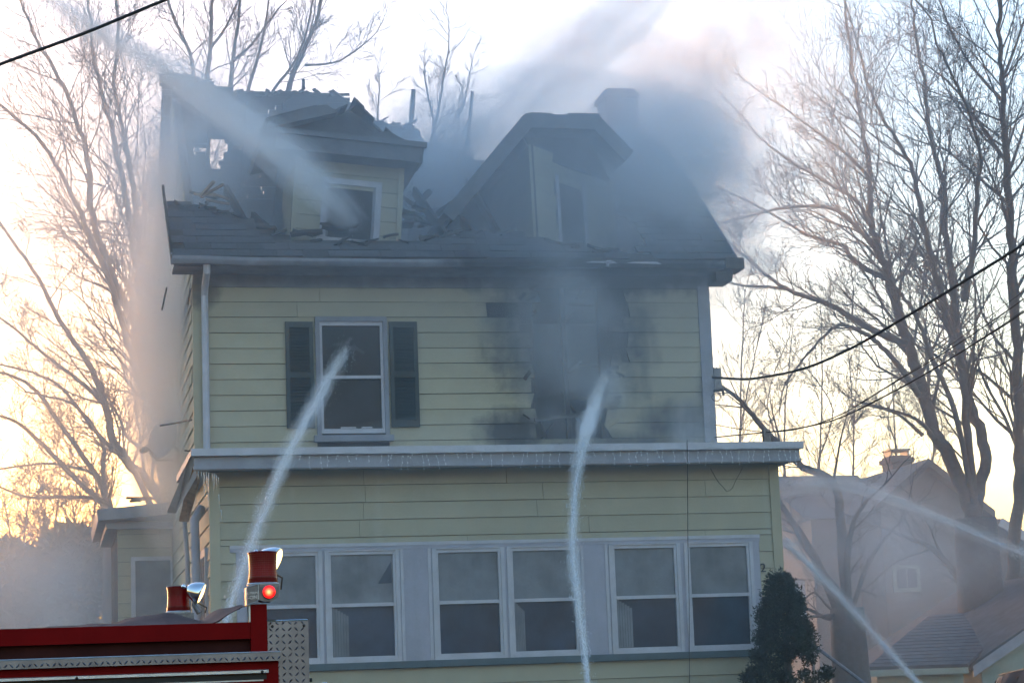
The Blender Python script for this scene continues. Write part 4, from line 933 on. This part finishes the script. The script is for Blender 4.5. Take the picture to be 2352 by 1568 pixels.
tree('bare_tree', 'large bare tree with many steep stems right of the house', 11.0, [
    ([(2225, 1150), (2170, 1032), (2137, 960), (2105, 845), (2082, 779), (2052, 680), (2035, 614), (2016, 575), (2002, 516), (1999, 411), (1986, 312), (1963, 197), (1950, 99), (1940, -20)], .20, .03),
    ([(2080, 790), (2006, 759), (1907, 700), (1808, 664), (1726, 601), (1677, 558)], .10, .025),
    ([(1808, 664), (1760, 658), (1700, 655), (1650, 640)], .045, .02),
    ([(2111, 907), (2055, 828), (2006, 779), (1957, 753), (1920, 749), (1855, 812), (1805, 878)], .075, .02),
    ([(2235, 1150), (2193, 943), (2144, 828), (2101, 720), (2065, 670), (2040, 640)], .09, .03),
    ([(2245, 1150), (2262, 1032), (2233, 943), (2206, 812), (2190, 680), (2180, 582), (2167, 516), (2160, 395), (2134, 296), (2124, 197), (2105, 99), (2095, 0)], .17, .03),
    ([(2240, 1150), (2223, 1031), (2210, 845), (2170, 713), (2144, 598), (2121, 516), (2104, 428), (2085, 362), (2039, 290), (2006, 230), (1985, 160)], .13, .03),
    ([(2215, 690), (2220, 647), (2236, 581), (2240, 516), (2246, 418), (2253, 362), (2230, 270), (2190, 180), (2150, 100)], .09, .025),
    ([(2035, 640), (1966, 602), (1933, 563), (1858, 540), (1743, 475), (1660, 436)], .07, .02),
    ([(2010, 570), (1923, 484), (1808, 477), (1677, 507), (1630, 520)], .06, .02),
    ([(2003, 520), (1966, 460), (1900, 420), (1800, 360), (1730, 300)], .06, .02),
    ([(1999, 411), (1940, 350), (1860, 290), (1790, 240)], .05, .02),
    ([(2150, 1010), (2100, 960), (1985, 925), (1970, 925)], .06, .015),
    ([(2120, 1000), (2060, 950), (1990, 930)], .05, .02)],
    (2240, 1190, .45), 53, kids=9, dens=1.2, rmin=.0052)
tree('bare_tree', 'tall dark bare tree with a single straight trunk at the right edge', 14.0, [
    ([(2326, 1390), (2338, 1150), (2343, 990), (2335, 800), (2325, 640), (2322, 516), (2315, 378), (2305, 296), (2302, 184), (2299, 66), (2295, -60)], .19, .04),
    ([(2345, 900), (2385, 760), (2410, 600)], .09, .03),
    ([(2302, 360), (2240, 270), (2190, 200), (2130, 150)], .06, .02),
    ([(2300, 230), (2230, 150), (2180, 60), (2150, -20)], .05, .02),
    ([(2300, 190), (2335, 100), (2360, 20)], .05, .02),
    ([(2320, 470), (2250, 410), (2180, 350), (2130, 330)], .05, .02),
    ([(2316, 400), (2350, 300), (2380, 200)], .05, .02)],
    (2330, 1420, .24), 59, kids=8, dens=1.4, rmin=.0045)
tree('bare_tree', 'gnarled short tree with a thick cut-back trunk beside the porch', 5.5, [
    ([(1940, 1330), (1930, 1200), (1913, 1108), (1829, 1062), (1756, 986), (1723, 947), (1687, 907), (1634, 874)], .13, .03),
    ([(1935, 1420), (1900, 1340), (1860, 1260), (1814, 1189), (1795, 1160)], .14, .05),
    ([(1950, 1400), (1945, 1290), (1960, 1200), (1990, 1150)], .12, .03),
    ([(1960, 1390), (1990, 1300), (2030, 1240), (2066, 1200)], .07, .02),
    ([(1905, 1420), (1860, 1400), (1829, 1390), (1800, 1360)], .05, .02), ([(1905, 1412), (1870, 1415), (1830, 1418)], .04, .02), ([(1905, 1395), (1870, 1360), (1840, 1385)], .03, .015),
    ([(1925, 1350), (1870, 1290), (1840, 1250)], .05, .02)],
    (1945, 1395, .30), 61, kids=4, dens=.55, rmin=.006, maxlev=2, start=.35)
tree('bare_tree', 'leaning limb of a bare tree standing before the neighbour gable', 12.6, [
    ([(2250, 1480), (2232, 1388), (2190, 1310), (2140, 1260), (2067, 1227)], .15, .04), ([(2190, 1315), (2160, 1270), (2140, 1220)], .07, .02), ([(2140, 1260), (2060, 1290), (2000, 1340)], .03, .015)],
    (2255, 1500, .24), 67, kids=4, dens=.6, start=.5)
# distant thicket behind: thin upright saplings, each a tree of its own
rnd = random.Random(5); places = ['beside the porch roof end', 'left of the neighbour chimney', 'right of the neighbour chimney', 'behind the short trunk', 'left of the porch roof end', 'between the neighbour roof and the many-stemmed tree']
for i, (u, v_, h) in enumerate(((1700, 1000, 330), (1800, 1050, 300), (1880, 1060, 300), (1960, 1050, 250), (2060, 1040, 260), (2140, 1060, 240))):
    tree('sapling', 'thin hazy sapling in the thicket '+places[(4, 0, 3, 1, 2, 5)[i]], 26.0+i*1.3, [([(u, v_+60), (u+rnd.uniform(-8, 8), v_-h*.4), (u+rnd.uniform(-25, 25), v_-h)], .06, .015), ([(u, v_), (u+rnd.uniform(-40, 40), v_-h*.4), (u+rnd.uniform(-60, 60), v_-h*.8)], .04, .015)],
         (u, v_+90, .07), 80+i, BARK2, group='saplings behind the houses', kids=6, dens=1.3, rmin=.007, up=.1)

# ---------------------------------------------------------------- evergreens
def leaf_cloud(mb, rnd, pts, size, per):
    for c_, rad in pts:
        for k in range(per):
            o_ = V((rnd.gauss(0, 1), rnd.gauss(0, 1), rnd.gauss(0, 1))); o_ = o_.normalized()*rad*rnd.random()**.4; p_ = c_+o_
            a = V((rnd.gauss(0, 1), rnd.gauss(0, 1), rnd.gauss(0, .6)+.5)).normalized(); b_ = a.orthogonal(); b_.rotate(Quaternion(a, rnd.uniform(0, 6.3))); s_ = size*rnd.uniform(.6, 1.4)
            mb.add([p_-b_*s_*.3, p_+a*s_*.55+b_.cross(a)*s_*.15, p_+b_*s_*.3, p_+a*s_*1.5], [(0, 1, 3), (1, 2, 3), (0, 2, 1)])
def conifer(name, label, base, H, rad, seed, m_, size, per, prof_, cat='shrub'):
    rnd = random.Random(seed); root = thing(name, base, label, cat)
    MB().tube([base, base+V((.03, 0, H*.5)), base+V((0, 0, H*.93))], [rad*.12, rad*.08, .01], 7).build('trunk', BARK2, root)
    pts = []; n_ = int(90*H)
    for i in range(n_):
        t = rnd.random()**.75; a = rnd.uniform(0, 2*pi); rr = rad*pl(prof_, t)*rnd.uniform(.55, 1.05); pts.append((base+V((rr*cos(a), rr*sin(a), t*H)), rad*.20*rnd.uniform(.6, 1.3)))
    mb = MB(); leaf_cloud(mb, rnd, pts, size, per); mb.build('crown', m_, root, kind='stuff')
    return root
sb = at(1812, 1650, -3.3)
conifer('evergreen_shrub', 'dark conical evergreen shrub against the right corner of the porch', V((sb.x, -3.3, .85)), at(1753, 1322, -3.3).z-.85, .60, 3, LEAF, .026, 170, [(0, 1.1), (.3, 1.0), (.55, .78), (.75, .46), (.9, .26), (1, .05)])
conifer('evergreen_tree', 'hazy evergreen standing behind the left wing, the rounder one', V((at(165, 1400, 13).x, 13, HG)), at(165, 1225, 13).z-HG, 1.1, 5, LEAF2, .15, 34, [(0, 1.0), (.4, 1.0), (.7, .8), (.9, .5), (1, .1)], 'tree')
conifer('evergreen_tree', 'hazy evergreen at the far left edge above the fire engine', V((at(30, 1400, 15).x, 15, HG)), at(30, 1265, 15).z-HG, 1.0, 6, LEAF2, .15, 34, [(0, 1.0), (.4, .9), (.7, .7), (.9, .4), (1, .1)], 'tree')
for i, (u, v_, Y) in enumerate(((60, 1210, 17), (130, 1200, 16), (215, 1215, 15))):
    tree('sapling', 'brushy sapling beside the hazy evergreens, '+('leftmost', 'middle', 'rightmost')[i]+' of three', Y, [([(u, v_+200), (u-5, v_+50), (u+8, v_-90)], .05, .015), ([(u, v_+150), (u-30, v_+40), (u-50, v_-60)], .04, .015), ([(u+3, v_+160), (u+30, v_+60), (u+45, v_-40)], .04, .015)], (u, v_+230, .06), 90+i, BARK2, group='brush at the far left', kids=7, dens=2.2, rmin=.008, up=.05)

# ---------------------------------------------------------------- neighbouring house, garage, far roof, car
NY = 22.0
nh = thing('neighbour_house', (at(2100, 1400, NY).x, NY+4, HG), 'pinkish gabled house with a chimney seen through haze on the right', 'house')
pk_ = at(2121, 1056, NY); eL = at(1995, 1165, NY); eR = at(2262, 1165, NY)
MB().prism([(eL.x+.3, NY, HG), (eR.x-.3, NY, HG), (eR.x-.3, NY, eR.z), (pk_.x, NY, pk_.z-.15), (eL.x+.3, NY, eL.z)], (0, 9, 0)).build('wall', PINKW, nh)
nrf = MB().prism([(eL.x-.1, NY-.35, eL.z-.1), (pk_.x, NY-.35, pk_.z), (eR.x+.1, NY-.35, eR.z-.1), (eR.x+.1, NY-.35, eR.z-.3), (pk_.x, NY-.35, pk_.z-.2), (eL.x-.1, NY-.35, eL.z-.3)], (0, 9.6, 0)).build('roof', GREYROOF, nh)
xw = at(1790, 1140, NY+3).x; zr_ = at(2040, 1085, NY+4).z; ze_ = at(1800, 1190, NY+1).z
MB().prism([(xw, NY+1.2, ze_), (xw, NY+4.5, zr_), (xw, NY+7.8, ze_)], (pk_.x-xw, 0, 0)).build('cross_roof', GREYROOF, nh)
MB().box(xw+.3, eL.x+.5, NY+1.6, NY+7.4, HG, ze_+.05).build('side_wall', PINKW, nh)
c0, c1 = at(2040, 1077, NY+4.2), at(2083, 1048, NY+4.2)
MB().box(c0.x, c1.x, NY+3.9, NY+4.6, c0.z-1.2, c1.z).box(c0.x-.06, c1.x+.06, NY+3.84, NY+4.66, c1.z-.18, c1.z-.06).build('chimney', BRICK, nh)
mb = MB(); ca = at(2045, 1045, NY+4.2); mb.box(c0.x+.02, c0.x+.06, NY+4, NY+4.5, c1.z, c1.z+.14).box(c1.x-.06, c1.x-.02, NY+4, NY+4.5, c1.z, c1.z+.14).box(c0.x-.02, c1.x+.02, NY+3.95, NY+4.55, c1.z+.14, c1.z+.18); mb.build('chimney_cap', CAST, nh)
w0, w1 = at(2060, 1350, NY), at(2102, 1306, NY)
nw = MB().box(w0.x-.1, w1.x+.1, NY-.05, NY+.02, w0.z-.1, w1.z+.1).build('window_frame', GARW, nh)
MB().box(w0.x, (w0.x+w1.x)/2-.02, NY-.07, NY-.051, w0.z, w1.z).build('pane', GLASS, nh); MB().box((w0.x+w1.x)/2+.02, w1.x, NY-.07, NY-.051, w0.z, w1.z).build('pane', GLASS, nh)
for k in range(34):
    z = HG+.3+k*.2
    if z > eL.z-.2: break
    segs_ = [(eL.x+.32, eR.x-.32)] if not (w0.z-.25 < z < w1.z+.1) else [(eL.x+.32, w0.x-.11), (w1.x+.11, eR.x-.32)]
    for a, b_ in segs_: mb = MB(); clap(mb, a, b_, z, z+.198, NY-.001, .018); mb.build('siding_board', PINKW, nh)
mb = MB(); 
MB().box(at(1825, 1400, NY+1.6).x, at(1850, 1400, NY+1.6).x, NY+1.52, NY+1.6, at(1830, 1420, NY+1.6).z, at(1830, 1330, NY+1.6).z).build('window_frame', WHT, nh)

GY = 7.0                                                     # low garage, lower right corner
ga = thing('garage', (at(2250, 1560, GY).x, GY+2, HG), 'low grey-green garage with a broad dark roof in the lower right corner', 'garage')
g0 = at(2221, 1527, GY); g1 = at(2352, 1437, GY); slope_ = (g1.z-g0.z)/(g1.x-g0.x)
gx1 = g0.x+5.6; gp = V((g0.x+2.8, GY, g0.z+2.8*slope_))
MB().prism([(g0.x+.25, GY, HG), (gx1-.25, GY, HG), (gx1-.25, GY, g0.z), (gp.x, GY, gp.z-.15), (g0.x+.25, GY, g0.z)], (0, 6, 0)).build('wall', GARW, ga)
MB().prism([(g0.x, GY-.25, g0.z-.02), (gp.x, GY-.25, gp.z), (gp.x, GY-.25, gp.z-.2), (g0.x, GY-.25, g0.z-.2)], (0, .06, 0)).build('rake_board', TRIM, ga)
MB().prism([(gx1, GY-.25, g0.z-.02), (gp.x, GY-.25, gp.z), (gp.x, GY-.25, gp.z-.2), (gx1, GY-.25, g0.z-.2)], (0, .06, 0)).build('rake_board', TRIM, ga)
grf = MB().prism([(g0.x-.05, GY-.24, g0.z), (gp.x, GY-.24, gp.z+.03), (gp.x, GY-.24, gp.z-.08), (g0.x-.05, GY-.24, g0.z-.1)], (0, 6.5, 0)).build('roof', GREYROOF, ga)
MB().prism([(gx1+.05, GY-.24, g0.z), (gp.x, GY-.24, gp.z+.03), (gp.x, GY-.24, gp.z-.08), (gx1+.05, GY-.24, g0.z-.1)], (0, 6.5, 0)).build('roof', GREYROOF, ga)
z = HG+.2
while z < g0.z-.1: mb = MB(); clap(mb, g0.x+.26, gx1-.26, z, z+.18, GY-.001, .016); mb.build('siding_board', GARW, ga); z += .182
# lean-to roof in front of it, running left
l0_, l1_ = at(1990, 1532, 6.0), at(2222, 1524, 6.0); l2_, l3_ = at(2136, 1411, 11.0), at(2352, 1398, 11.0)
sd2 = thing('low_shed', (l0_.x+1.5, 8, HG), 'low shed roof sloping towards the viewer left of the garage', 'shed')
nr_ = 16
for i in range(nr_):
    t0, t1 = i/nr_, (i+1)/nr_
    a, b_ = l0_.lerp(l2_, t0), l1_.lerp(l3_, t0); c_, d_ = l1_.lerp(l3_, t1), l0_.lerp(l2_, t1); h = V((0, 0, .012*(i+1)))
    MB().prism([a+V((0, 0, .008)), b_+V((0, 0, .008)), c_, d_], (0, 0, -.05)).build('roof_course', GREYROOF, sd2)
MB().bar(l0_+V((0, 0, -.1)), l1_+V((0, 0, -.1)), .05, .10).build('fascia', GARW, sd2)
MB().prism([(l0_.x+.25, 6.2, HG), (l1_.x, 6.2, HG), (l1_.x, 6.2, l1_.z-.12), (l0_.x+.25, 6.2, l0_.z-.12)], (0, 4.2, 0)).build('wall', GARW, sd2)
fh = thing('far_house', (at(2345, 1300, 30).x, 32, HG), 'corner of a far white trimmed house behind the rightmost trunk', 'house')
f0, f1 = at(2295, 1190, 30), at(2420, 1262, 30)
MB().prism([(f0.x-6, 30, f0.z-3.6), (f0.x, 30, f0.z), (f0.x+6, 30, f0.z-3.6)], (0, 8, 0)).build('roof', GREYROOF, fh)
MB().box(f0.x-5.5, f0.x+5.5, 30.3, 37.8, HG, f0.z-3.5).build('wall', PINKW, fh)
MB().bar((f0.x, 29.95, f0.z-.1), (f0.x+6, 29.95, f0.z-3.7), .06, .25).build('rake_board', WHT, fh)

ccx, ccy = at(2345, 1560, 1.2).x, 1.2                        # parked car: roof and windows just show
cz = at(2335, 1533, 1.2).z; cg = cz-1.62
car = thing('parked_car', (ccx+.6, ccy, HG), 'dark car parked in the driveway at the lower right edge, only its roof showing', 'car')
cz0 = HG+.02; S_ = (cz-cz0)/1.6
def carv(x, y, z): return V((ccx+.75+x*S_, ccy+y*S_, cz0+z*S_))
CARP = dirty('dark_car_paint', (.05, .06, .07), .2, .3, 4)
def loft(mb, secs, n_):
    for s_ in secs: mb.v += [tuple(p_) for p_ in s_]
    for i in range(len(secs)-1):
        for k in range(n_): mb.f.append((i*n_+k, i*n_+(k+1) % n_, (i+1)*n_+(k+1) % n_, (i+1)*n_+k))
    mb.f.append(tuple(reversed(range(n_)))); mb.f.append(tuple((len(secs)-1)*n_+k for k in range(n_)))
secs = []
for y, zt_, w in ((-2.2, .7, .7), (-2.1, .85, .82), (-1.2, .98, .9), (-.9, 1.02, .9), (1.9, 1.02, .9), (2.15, .95, .84), (2.2, .6, .75)):
    secs.append([carv(-w, y, .35), carv(w, y, .35), carv(w*1.02, y, zt_*.7), carv(w*.95, y, zt_), carv(-w*.95, y, zt_), carv(-w*1.02, y, zt_*.7)])
mb = MB(); loft(mb, secs, 6); mb.build('body', CARP, car)
secs = []
for y, zt_, w in ((-1.0, 1.03, .8), (-.35, 1.5, .66), (.2, 1.59, .64), (1.0, 1.58, .64), (1.6, 1.48, .66), (2.0, 1.03, .78)):
    secs.append([carv(-.84, min(max(y, -1.05), 2.0), 1.0), carv(.84, min(max(y, -1.05), 2.0), 1.0), carv(w, y, zt_-.03), carv(w*.8, y, zt_), carv(-w*.8, y, zt_), carv(-w, y, zt_-.03)])
mb = MB(); loft(mb, secs, 6); mb.build('cabin', GLASS, car, smooth=False)
MB().prism([carv(-.66, -.36, 1.51), carv(.66, -.36, 1.51), carv(.65, .2, 1.60), carv(-.65, .2, 1.60)], (0, 0, .012)).prism([carv(-.65, .2, 1.60), carv(.65, .2, 1.60), carv(.65, 1.6, 1.49), carv(-.65, 1.6, 1.49)], (0, 0, .012)).build('roof', dirty('pale_car_roof', (.3, .31, .33), .15, .3, 4), car)
for x in (-.86, .66):
    for y in (-1.35, 1.4): MB().lathe([(.2, 0), (.33, .01), (.33, .19), (.2, .2)], carv(x, y, .33), (1, 0, 0), 20).build('wheel', BLACK, car)
for x in (-.6, .6): MB().lathe([(.09, 0), (.08, .03), (.001, .04)], carv(x, -2.17, .7), (0, -1, 0), 12).build('headlight', WHT, car)
MB().lathe([(.03, 0), (.02, .02), (.001, .03)], carv(-.55, -.3, 1.5), (0, -.6, .8), 10).build('roof_lamp', CHROME, car)
hr = thing('stair_handrail', at(1900, 1560, -2.2), 'sloping handrail beside the evergreen shrub', 'handrail')
MB().tube([at(1865, 1478, -2.2), at(1985, 1568, -2.6), at(2080, 1640, -2.9)], .022, 6).build('rail', CAST, hr)
MB().tube([at(1865, 1478, -2.2), V((at(1865, 1478, -2.2).x, -2.2, HG))], .022, 6).build('post', CAST, hr)
MB().tube([at(2080, 1640, -2.9), V((at(2080, 1640, -2.9).x, -2.9, HG-.1))], .022, 6).build('post', CAST, hr)

# ---------------------------------------------------------------- water jets: nested spray plus droplets
DROP = dirty('water_droplets', (.85, .87, .9), .05, .1, 9, bmp=0); DROP.node_tree.nodes['Principled BSDF'].inputs['Transmission Weight'].default_value = .35; DROP.node_tree.nodes['Principled BSDF'].inputs['IOR'].default_value = 1.33
def jet(label, path, r0, r1, dens, ndrop, seed, dl=.05, dr_=.003, nst=34, splash=0, veil=1.0, aniso=0.0):
    """path: (u, v, depth) along the stream; strands break up as they travel"""
    rnd = random.Random(seed); P_ = smooth_pts([at(*p_) for p_ in path], 30); m_ = len(P_); tot = sum((a-b_).length for a, b_ in zip(P_, P_[1:]))
    root = thing('water_jet', P_[0], label, 'water jet', 'streams of water aimed at the fire')
    def rad(t): return lerp(r0, r1, t**1.1)
    def strand(t0, t1, off, fr, dn, name):
        i0, i1 = int(t0*(m_-1)), max(int(t0*(m_-1))+4, int(t1*(m_-1))); i1 = min(i1, m_-1); pp = []; rs = []; ph = rnd.uniform(0, 99)
        if i1-i0 < 3: return
        for i in range(i0, i1+1):
            t = i/(m_-1); w = (i-i0)/(i1-i0); L = t*tot; br = rad(t)
            fq = min(1.8, .3/br); pp.append(P_[i]+(off+V((noise.noise(V((L*fq, ph, 0))), noise.noise(V((L*fq, 9, ph))), noise.noise(V((L*fq, ph, 5)))))*.5)*br*(.5+.5*t))
            end = min(1, w/.22, (1-w)/.22); rs.append(max(.003, br*fr*(.25+.75*sqrt(max(0, end)))*(1+.35*noise.noise(V((L*min(8, .7/(br*max(fr, .3))), ph, 2))))))
        mt, _, _ = emit_vol('spray_volume', dn, (.97, .975, .98), aniso)
        MB().tube(pp, rs, 7).build(name, mt, root, smooth=True, kind='stuff')
    rm = lerp(r0, r1, .6)
    for fr, fd in ((1.5, .05), (1.15, .07), (.8, .10), (.5, .16)): strand(0, 1, V((0, 0, 0)), fr, dens*fd*veil/rm*.1, 'spray')
    for k in range(nst):
        t0 = rnd.uniform(-.1, .9); a = rnd.uniform(0, 2*pi); q = min(1.0, abs(rnd.gauss(0, .5))); off = V((cos(a), rnd.gauss(0, .5), sin(a)))*q
        strand(max(0, t0), min(1, t0+rnd.uniform(.08, .3)), off, rnd.uniform(.12, .32), dens*rnd.uniform(.2, .55)/rm*.1/sqrt(veil), 'strand')
    if splash:                                                # water bursting where it strikes
        e = P_[-1]; td = (P_[-1]-P_[-6]).normalized()
        for k in range(14):
            d = V((rnd.gauss(0, 1), -abs(rnd.gauss(0, .7)), rnd.gauss(0, .7)+.25)).normalized(); L = splash*rnd.uniform(.4, 1.2)
            mt, _, _ = emit_vol('spray_volume', dens*.09/rm*.1, (.96, .97, .98), 0)
            MB().tube([e-td*.05, e+d*L*.45+V((0, 0, .02)), e+d*L-V((0, 0, L*.25))], [.03, splash*.16, .02], 7).build('splash', mt, root, smooth=True, kind='stuff')
    mb = MB()
    for k in range(ndrop):
        t = rnd.random(); f = t*(m_-1); a = min(int(f), m_-2); p_ = P_[a].lerp(P_[a+1], f-a); td = (P_[a+1]-P_[a]).normalized()
        rr = lerp(r0, r1, t); o_ = td.orthogonal().normalized(); o_.rotate(Quaternion(td, rnd.uniform(0, 2*pi))); dist = abs(rnd.gauss(0, .75)); p_ = p_+o_*rr*dist-V((0, 0, rr*.3*rnd.random()*(dist > .5)))
        L = dl*rnd.uniform(.3, 1.2); w_ = dr_*rnd.uniform(.5, 1.3); td = (td+V((rnd.gauss(0, .08), rnd.gauss(0, .08), rnd.gauss(0, .08)))).normalized(); s1 = td.orthogonal().normalized()*w_; s2 = td.cross(s1)
        mb.add([p_-td*L/2, p_+s1, p_-s1*.5+s2*.87, p_-s1*.5-s2*.87, p_+td*L/2], [(0, 2, 1), (0, 3, 2), (0, 1, 3), (4, 1, 2), (4, 2, 3), (4, 3, 1)])
    mb.build('droplets', DROP, root, kind='stuff')
    return root
jet('stream of water from the upper left striking the leaning dormer window', [(60, -50, -7), (130, 8, -6.2), (250, 85, -5), (400, 180, -3.6), (600, 318, -1.8), (700, 398, -.9), (815, 512, .25)], .11, .32, 8.5, 900, 1, splash=.3, veil=1.7, aniso=.15)
jet('broad stream from the top centre falling between the dormers', [(1560, -90, -2), (1450, 10, -1.0), (1300, 130, .3), (1160, 250, 1.5), (1040, 350, 2.4), (990, 400, 2.8)], .50, .38, 5.5, 150, 2, nst=40, veil=2.0, aniso=.35)
jet('fainter stream beside the broad one, falling on the right dormer', [(1600, -60, -1.5), (1500, 40, -.6), (1380, 150, .3), (1240, 262, 1.2), (1130, 340, 2)], .2, .22, 1.8, 80, 8, veil=1.6, aniso=.35)
jet('stream rising from behind the fire engine to the second floor window', [(505, 1480, -10), (540, 1360, -8.8), (585, 1230, -7), (640, 1090, -4.8), (700, 970, -2.8), (755, 870, -1.2), (795, 800, -.15)], .05, .115, 5.0, 5000, 3, splash=.22, veil=.9, nst=46)
jet('dense white stream rising from below to the burnt second floor opening', [(1352, 1600, -8), (1343, 1500, -7), (1328, 1380, -5.8), (1315, 1280, -4.9), (1318, 1170, -4.0), (1330, 1060, -3.4), (1344, 1000, -2.95), (1358, 950, -1.9), (1374, 905, -.9), (1388, 865, .0)], .036, .105, 11, 6000, 4, nst=60, splash=.2, veil=.8)
jet('arching stream from the right edge dissolving beside the porch', [(2420, 1300, -1), (2352, 1272, -.6), (2230, 1220, 0), (2100, 1168, .8), (1990, 1128, 1.5), (1900, 1108, 2.2), (1830, 1112, 2.8), (1790, 1128, 3)], .06, .2, 7, 3000, 5, nst=44)
jet('thin straight stream from the lower right striking the porch side', [(2150, 1615, -4), (2100, 1558, -3.5), (2030, 1480, -2.8), (1950, 1390, -2), (1870, 1310, -1.2), (1800, 1240, -.4)], .028, .09, 8, 3500, 6, splash=.15, veil=.8, nst=44)
# spray breaking on the window and the dormer
# ---------------------------------------------------------------- smoke
def smoke(name, label, c_, r_, dens, col, scale, seed, thr=.42, aniso=.25, rot_=0, soft=1.0):
    m, nt, p = emit_vol(name+'_volume', 0, col, aniso)
    tc = nn(nt, 'TexCoord'); ln = nn(nt, 'VectorMath', operation='LENGTH'); nt.links.new(tc.outputs['Object'], ln.inputs[0])
    fall = mth(nt, 'POWER', mth(nt, 'SUBTRACT', 1.0, ln.outputs['Value'], clamp=True), soft)
    g = nn(nt, 'NewGeometry'); off = nn(nt, 'VectorMath', operation='ADD'); off.inputs[1].default_value = (seed*7.1, seed*3.3, seed*1.7); nt.links.new(g.outputs['Position'], off.inputs[0])
    nz = noise_fac(nt, scale, 3, .55, vec=off.outputs[0])
    d = mth(nt, 'MULTIPLY', mth(nt, 'SUBTRACT', nz, thr, clamp=True), mth(nt, 'MULTIPLY', fall, dens/(.6-thr+.02)))
    nt.links.new(d, p.inputs['Density'])
    mb = MB(); n1, n2 = 20, 10
    mb.lathe([(sin(pi*(i+.02)/(n2+.04)), -cos(pi*(i+.02)/(n2+.04))) for i in range(n2+1)], (0, 0, 0), (0, 0, 1), n1)
    o = mb.build(name, m, None, kind='stuff', label=label, category='smoke')
    o.matrix_basis = Matrix.Translation(c_) @ Matrix.Rotation(rot_, 4, 'Y') @ Matrix.Diagonal((*r_, 1))
    return o
GREY = (.95, .96, .97); BRN = (.98, .96, .94)
smoke('smoke', 'dense smoke rolling out of the right dormer and over the roof', at(1530, 415, .5), (1.7, 1.6, 1.9), 2.8, GREY, 1.1, 1, .34, aniso=.4, rot_=.5)
smoke('smoke', 'brownish smoke cloud rising right of the chimney', at(1640, 190, 5.5), (4.0, 3.0, 4.4), .5, BRN, .7, 2, .38, aniso=.75, rot_=.4)
smoke('smoke', 'smoke boiling between the two dormers', at(1020, 420, 2.4), (1.2, 2.0, 1.4), 2.6, GREY, 1.3, 3, .34, aniso=.1)
smoke('smoke', 'smoke curtain hanging along the left side of the house', at(400, 790, 3.0), (.85, 2.4, 3.3), 4.5, BRN, .8, 4, .30, aniso=.62)
smoke('smoke', 'smoke drifting out of the burnt upstairs opening', at(1310, 780, -.5), (.95, .8, 1.7), 1.4, GREY, 1.5, 5, .36, aniso=0)
smoke('smoke', 'white haze of smoke and spray over the hole in the left roof', at(440, 350, 1.6), (1.4, 1.6, 1.9), 1.4, (.95, .96, .97), 1.2, 6, .34, aniso=.1)
smoke('smoke', 'smoke wrapped round the chimney', at(1470, 320, 2.6), (1.0, .9, 1.0), 2.0, GREY, 1.6, 13, .36, aniso=.6)
smoke('smoke', 'ragged plume streaming up to the right from the chimney', at(1600, 190, 3.6), (1.3, 1.4, 3.3), 1.5, BRN, 1.3, 15, .40, aniso=.55, rot_=.75)
smoke('smoke', 'thin puffs blowing from the right end of the eaves', at(1745, 600, -.2), (.55, .4, .22), 4.0, GREY, 3.0, 7, .36, aniso=.3)
smoke('smoke', 'low smoke lying before the neighbour house on the right', at(2030, 1260, 4.5), (2.8, 1.8, 1.5), .6, (.86, .91, .97), .8, 8, .34, aniso=-.1)
smoke('smoke', 'pale smoke drifting among the trees at the left', at(160, 700, 8), (4.0, 2.6, 7.0), .40, BRN, .45, 9, .30, aniso=.55)
smoke('smoke', 'burst of mist where the central stream strikes the burnt opening', at(1392, 890, -.3), (.34, .3, .42), 3.0, (.96, .97, .98), 4.0, 14, .30, aniso=0)
smoke('smoke', 'wisp of smoke at the lower right corner of the upper wall', at(1600, 985, -.4), (.5, .4, .55), 1.8, GREY, 2.0, 10, .36, aniso=0)
smoke('smoke', 'ground smoke drifting before the evergreens at the far left', at(60, 1400, 9.5), (2.3, 1.8, 1.7), 1.0, (.9, .93, .97), .7, 11, .26, aniso=0)
PALL = (.84, .90, .98)
for i, (lab, cc, rr, dd) in enumerate((('outer pall of thin smoke hanging over the lot and among the trees', V((4, 9.0, 7.0)), (24, 16.0, 12), .009), ('middle pall of smoke hanging around the upper house', V((3.3, 1.0, 8.4)), (8.0, 5.0, 7.0), .016),
                                       ('inner pall of smoke hugging the roof', V((3.7, .9, 8.8)), (5.0, 3.5, 2.8), .09), ('thickest smoke lying on the roof deck', V((4.9, 1.2, 8.9)), (3.3, 2.8, 1.8), .13), ('pall of smoke drifting over the right half of the upper front', V((5.6, -.4, 7.7)), (2.1, 1.7, 2.7), .12), ('low veil of smoke and spray before the porch windows', V((3.4, -3.2, 3.0)), (5.6, 1.9, 2.3), .045))):
    m, _, _ = emit_vol('pall_volume', dd, PALL, .35 if i == 0 else .1); mb = MB(); mb.lathe([(sin(pi*(k+.02)/16.04), -cos(pi*(k+.02)/16.04)) for k in range(17)], (0, 0, 0), (0, 0, 1), 28)
    o = mb.build('smoke', m, None, kind='stuff', label=lab, category='smoke'); o.matrix_basis = Matrix.Translation(cc) @ Matrix.Diagonal((*rr, 1))
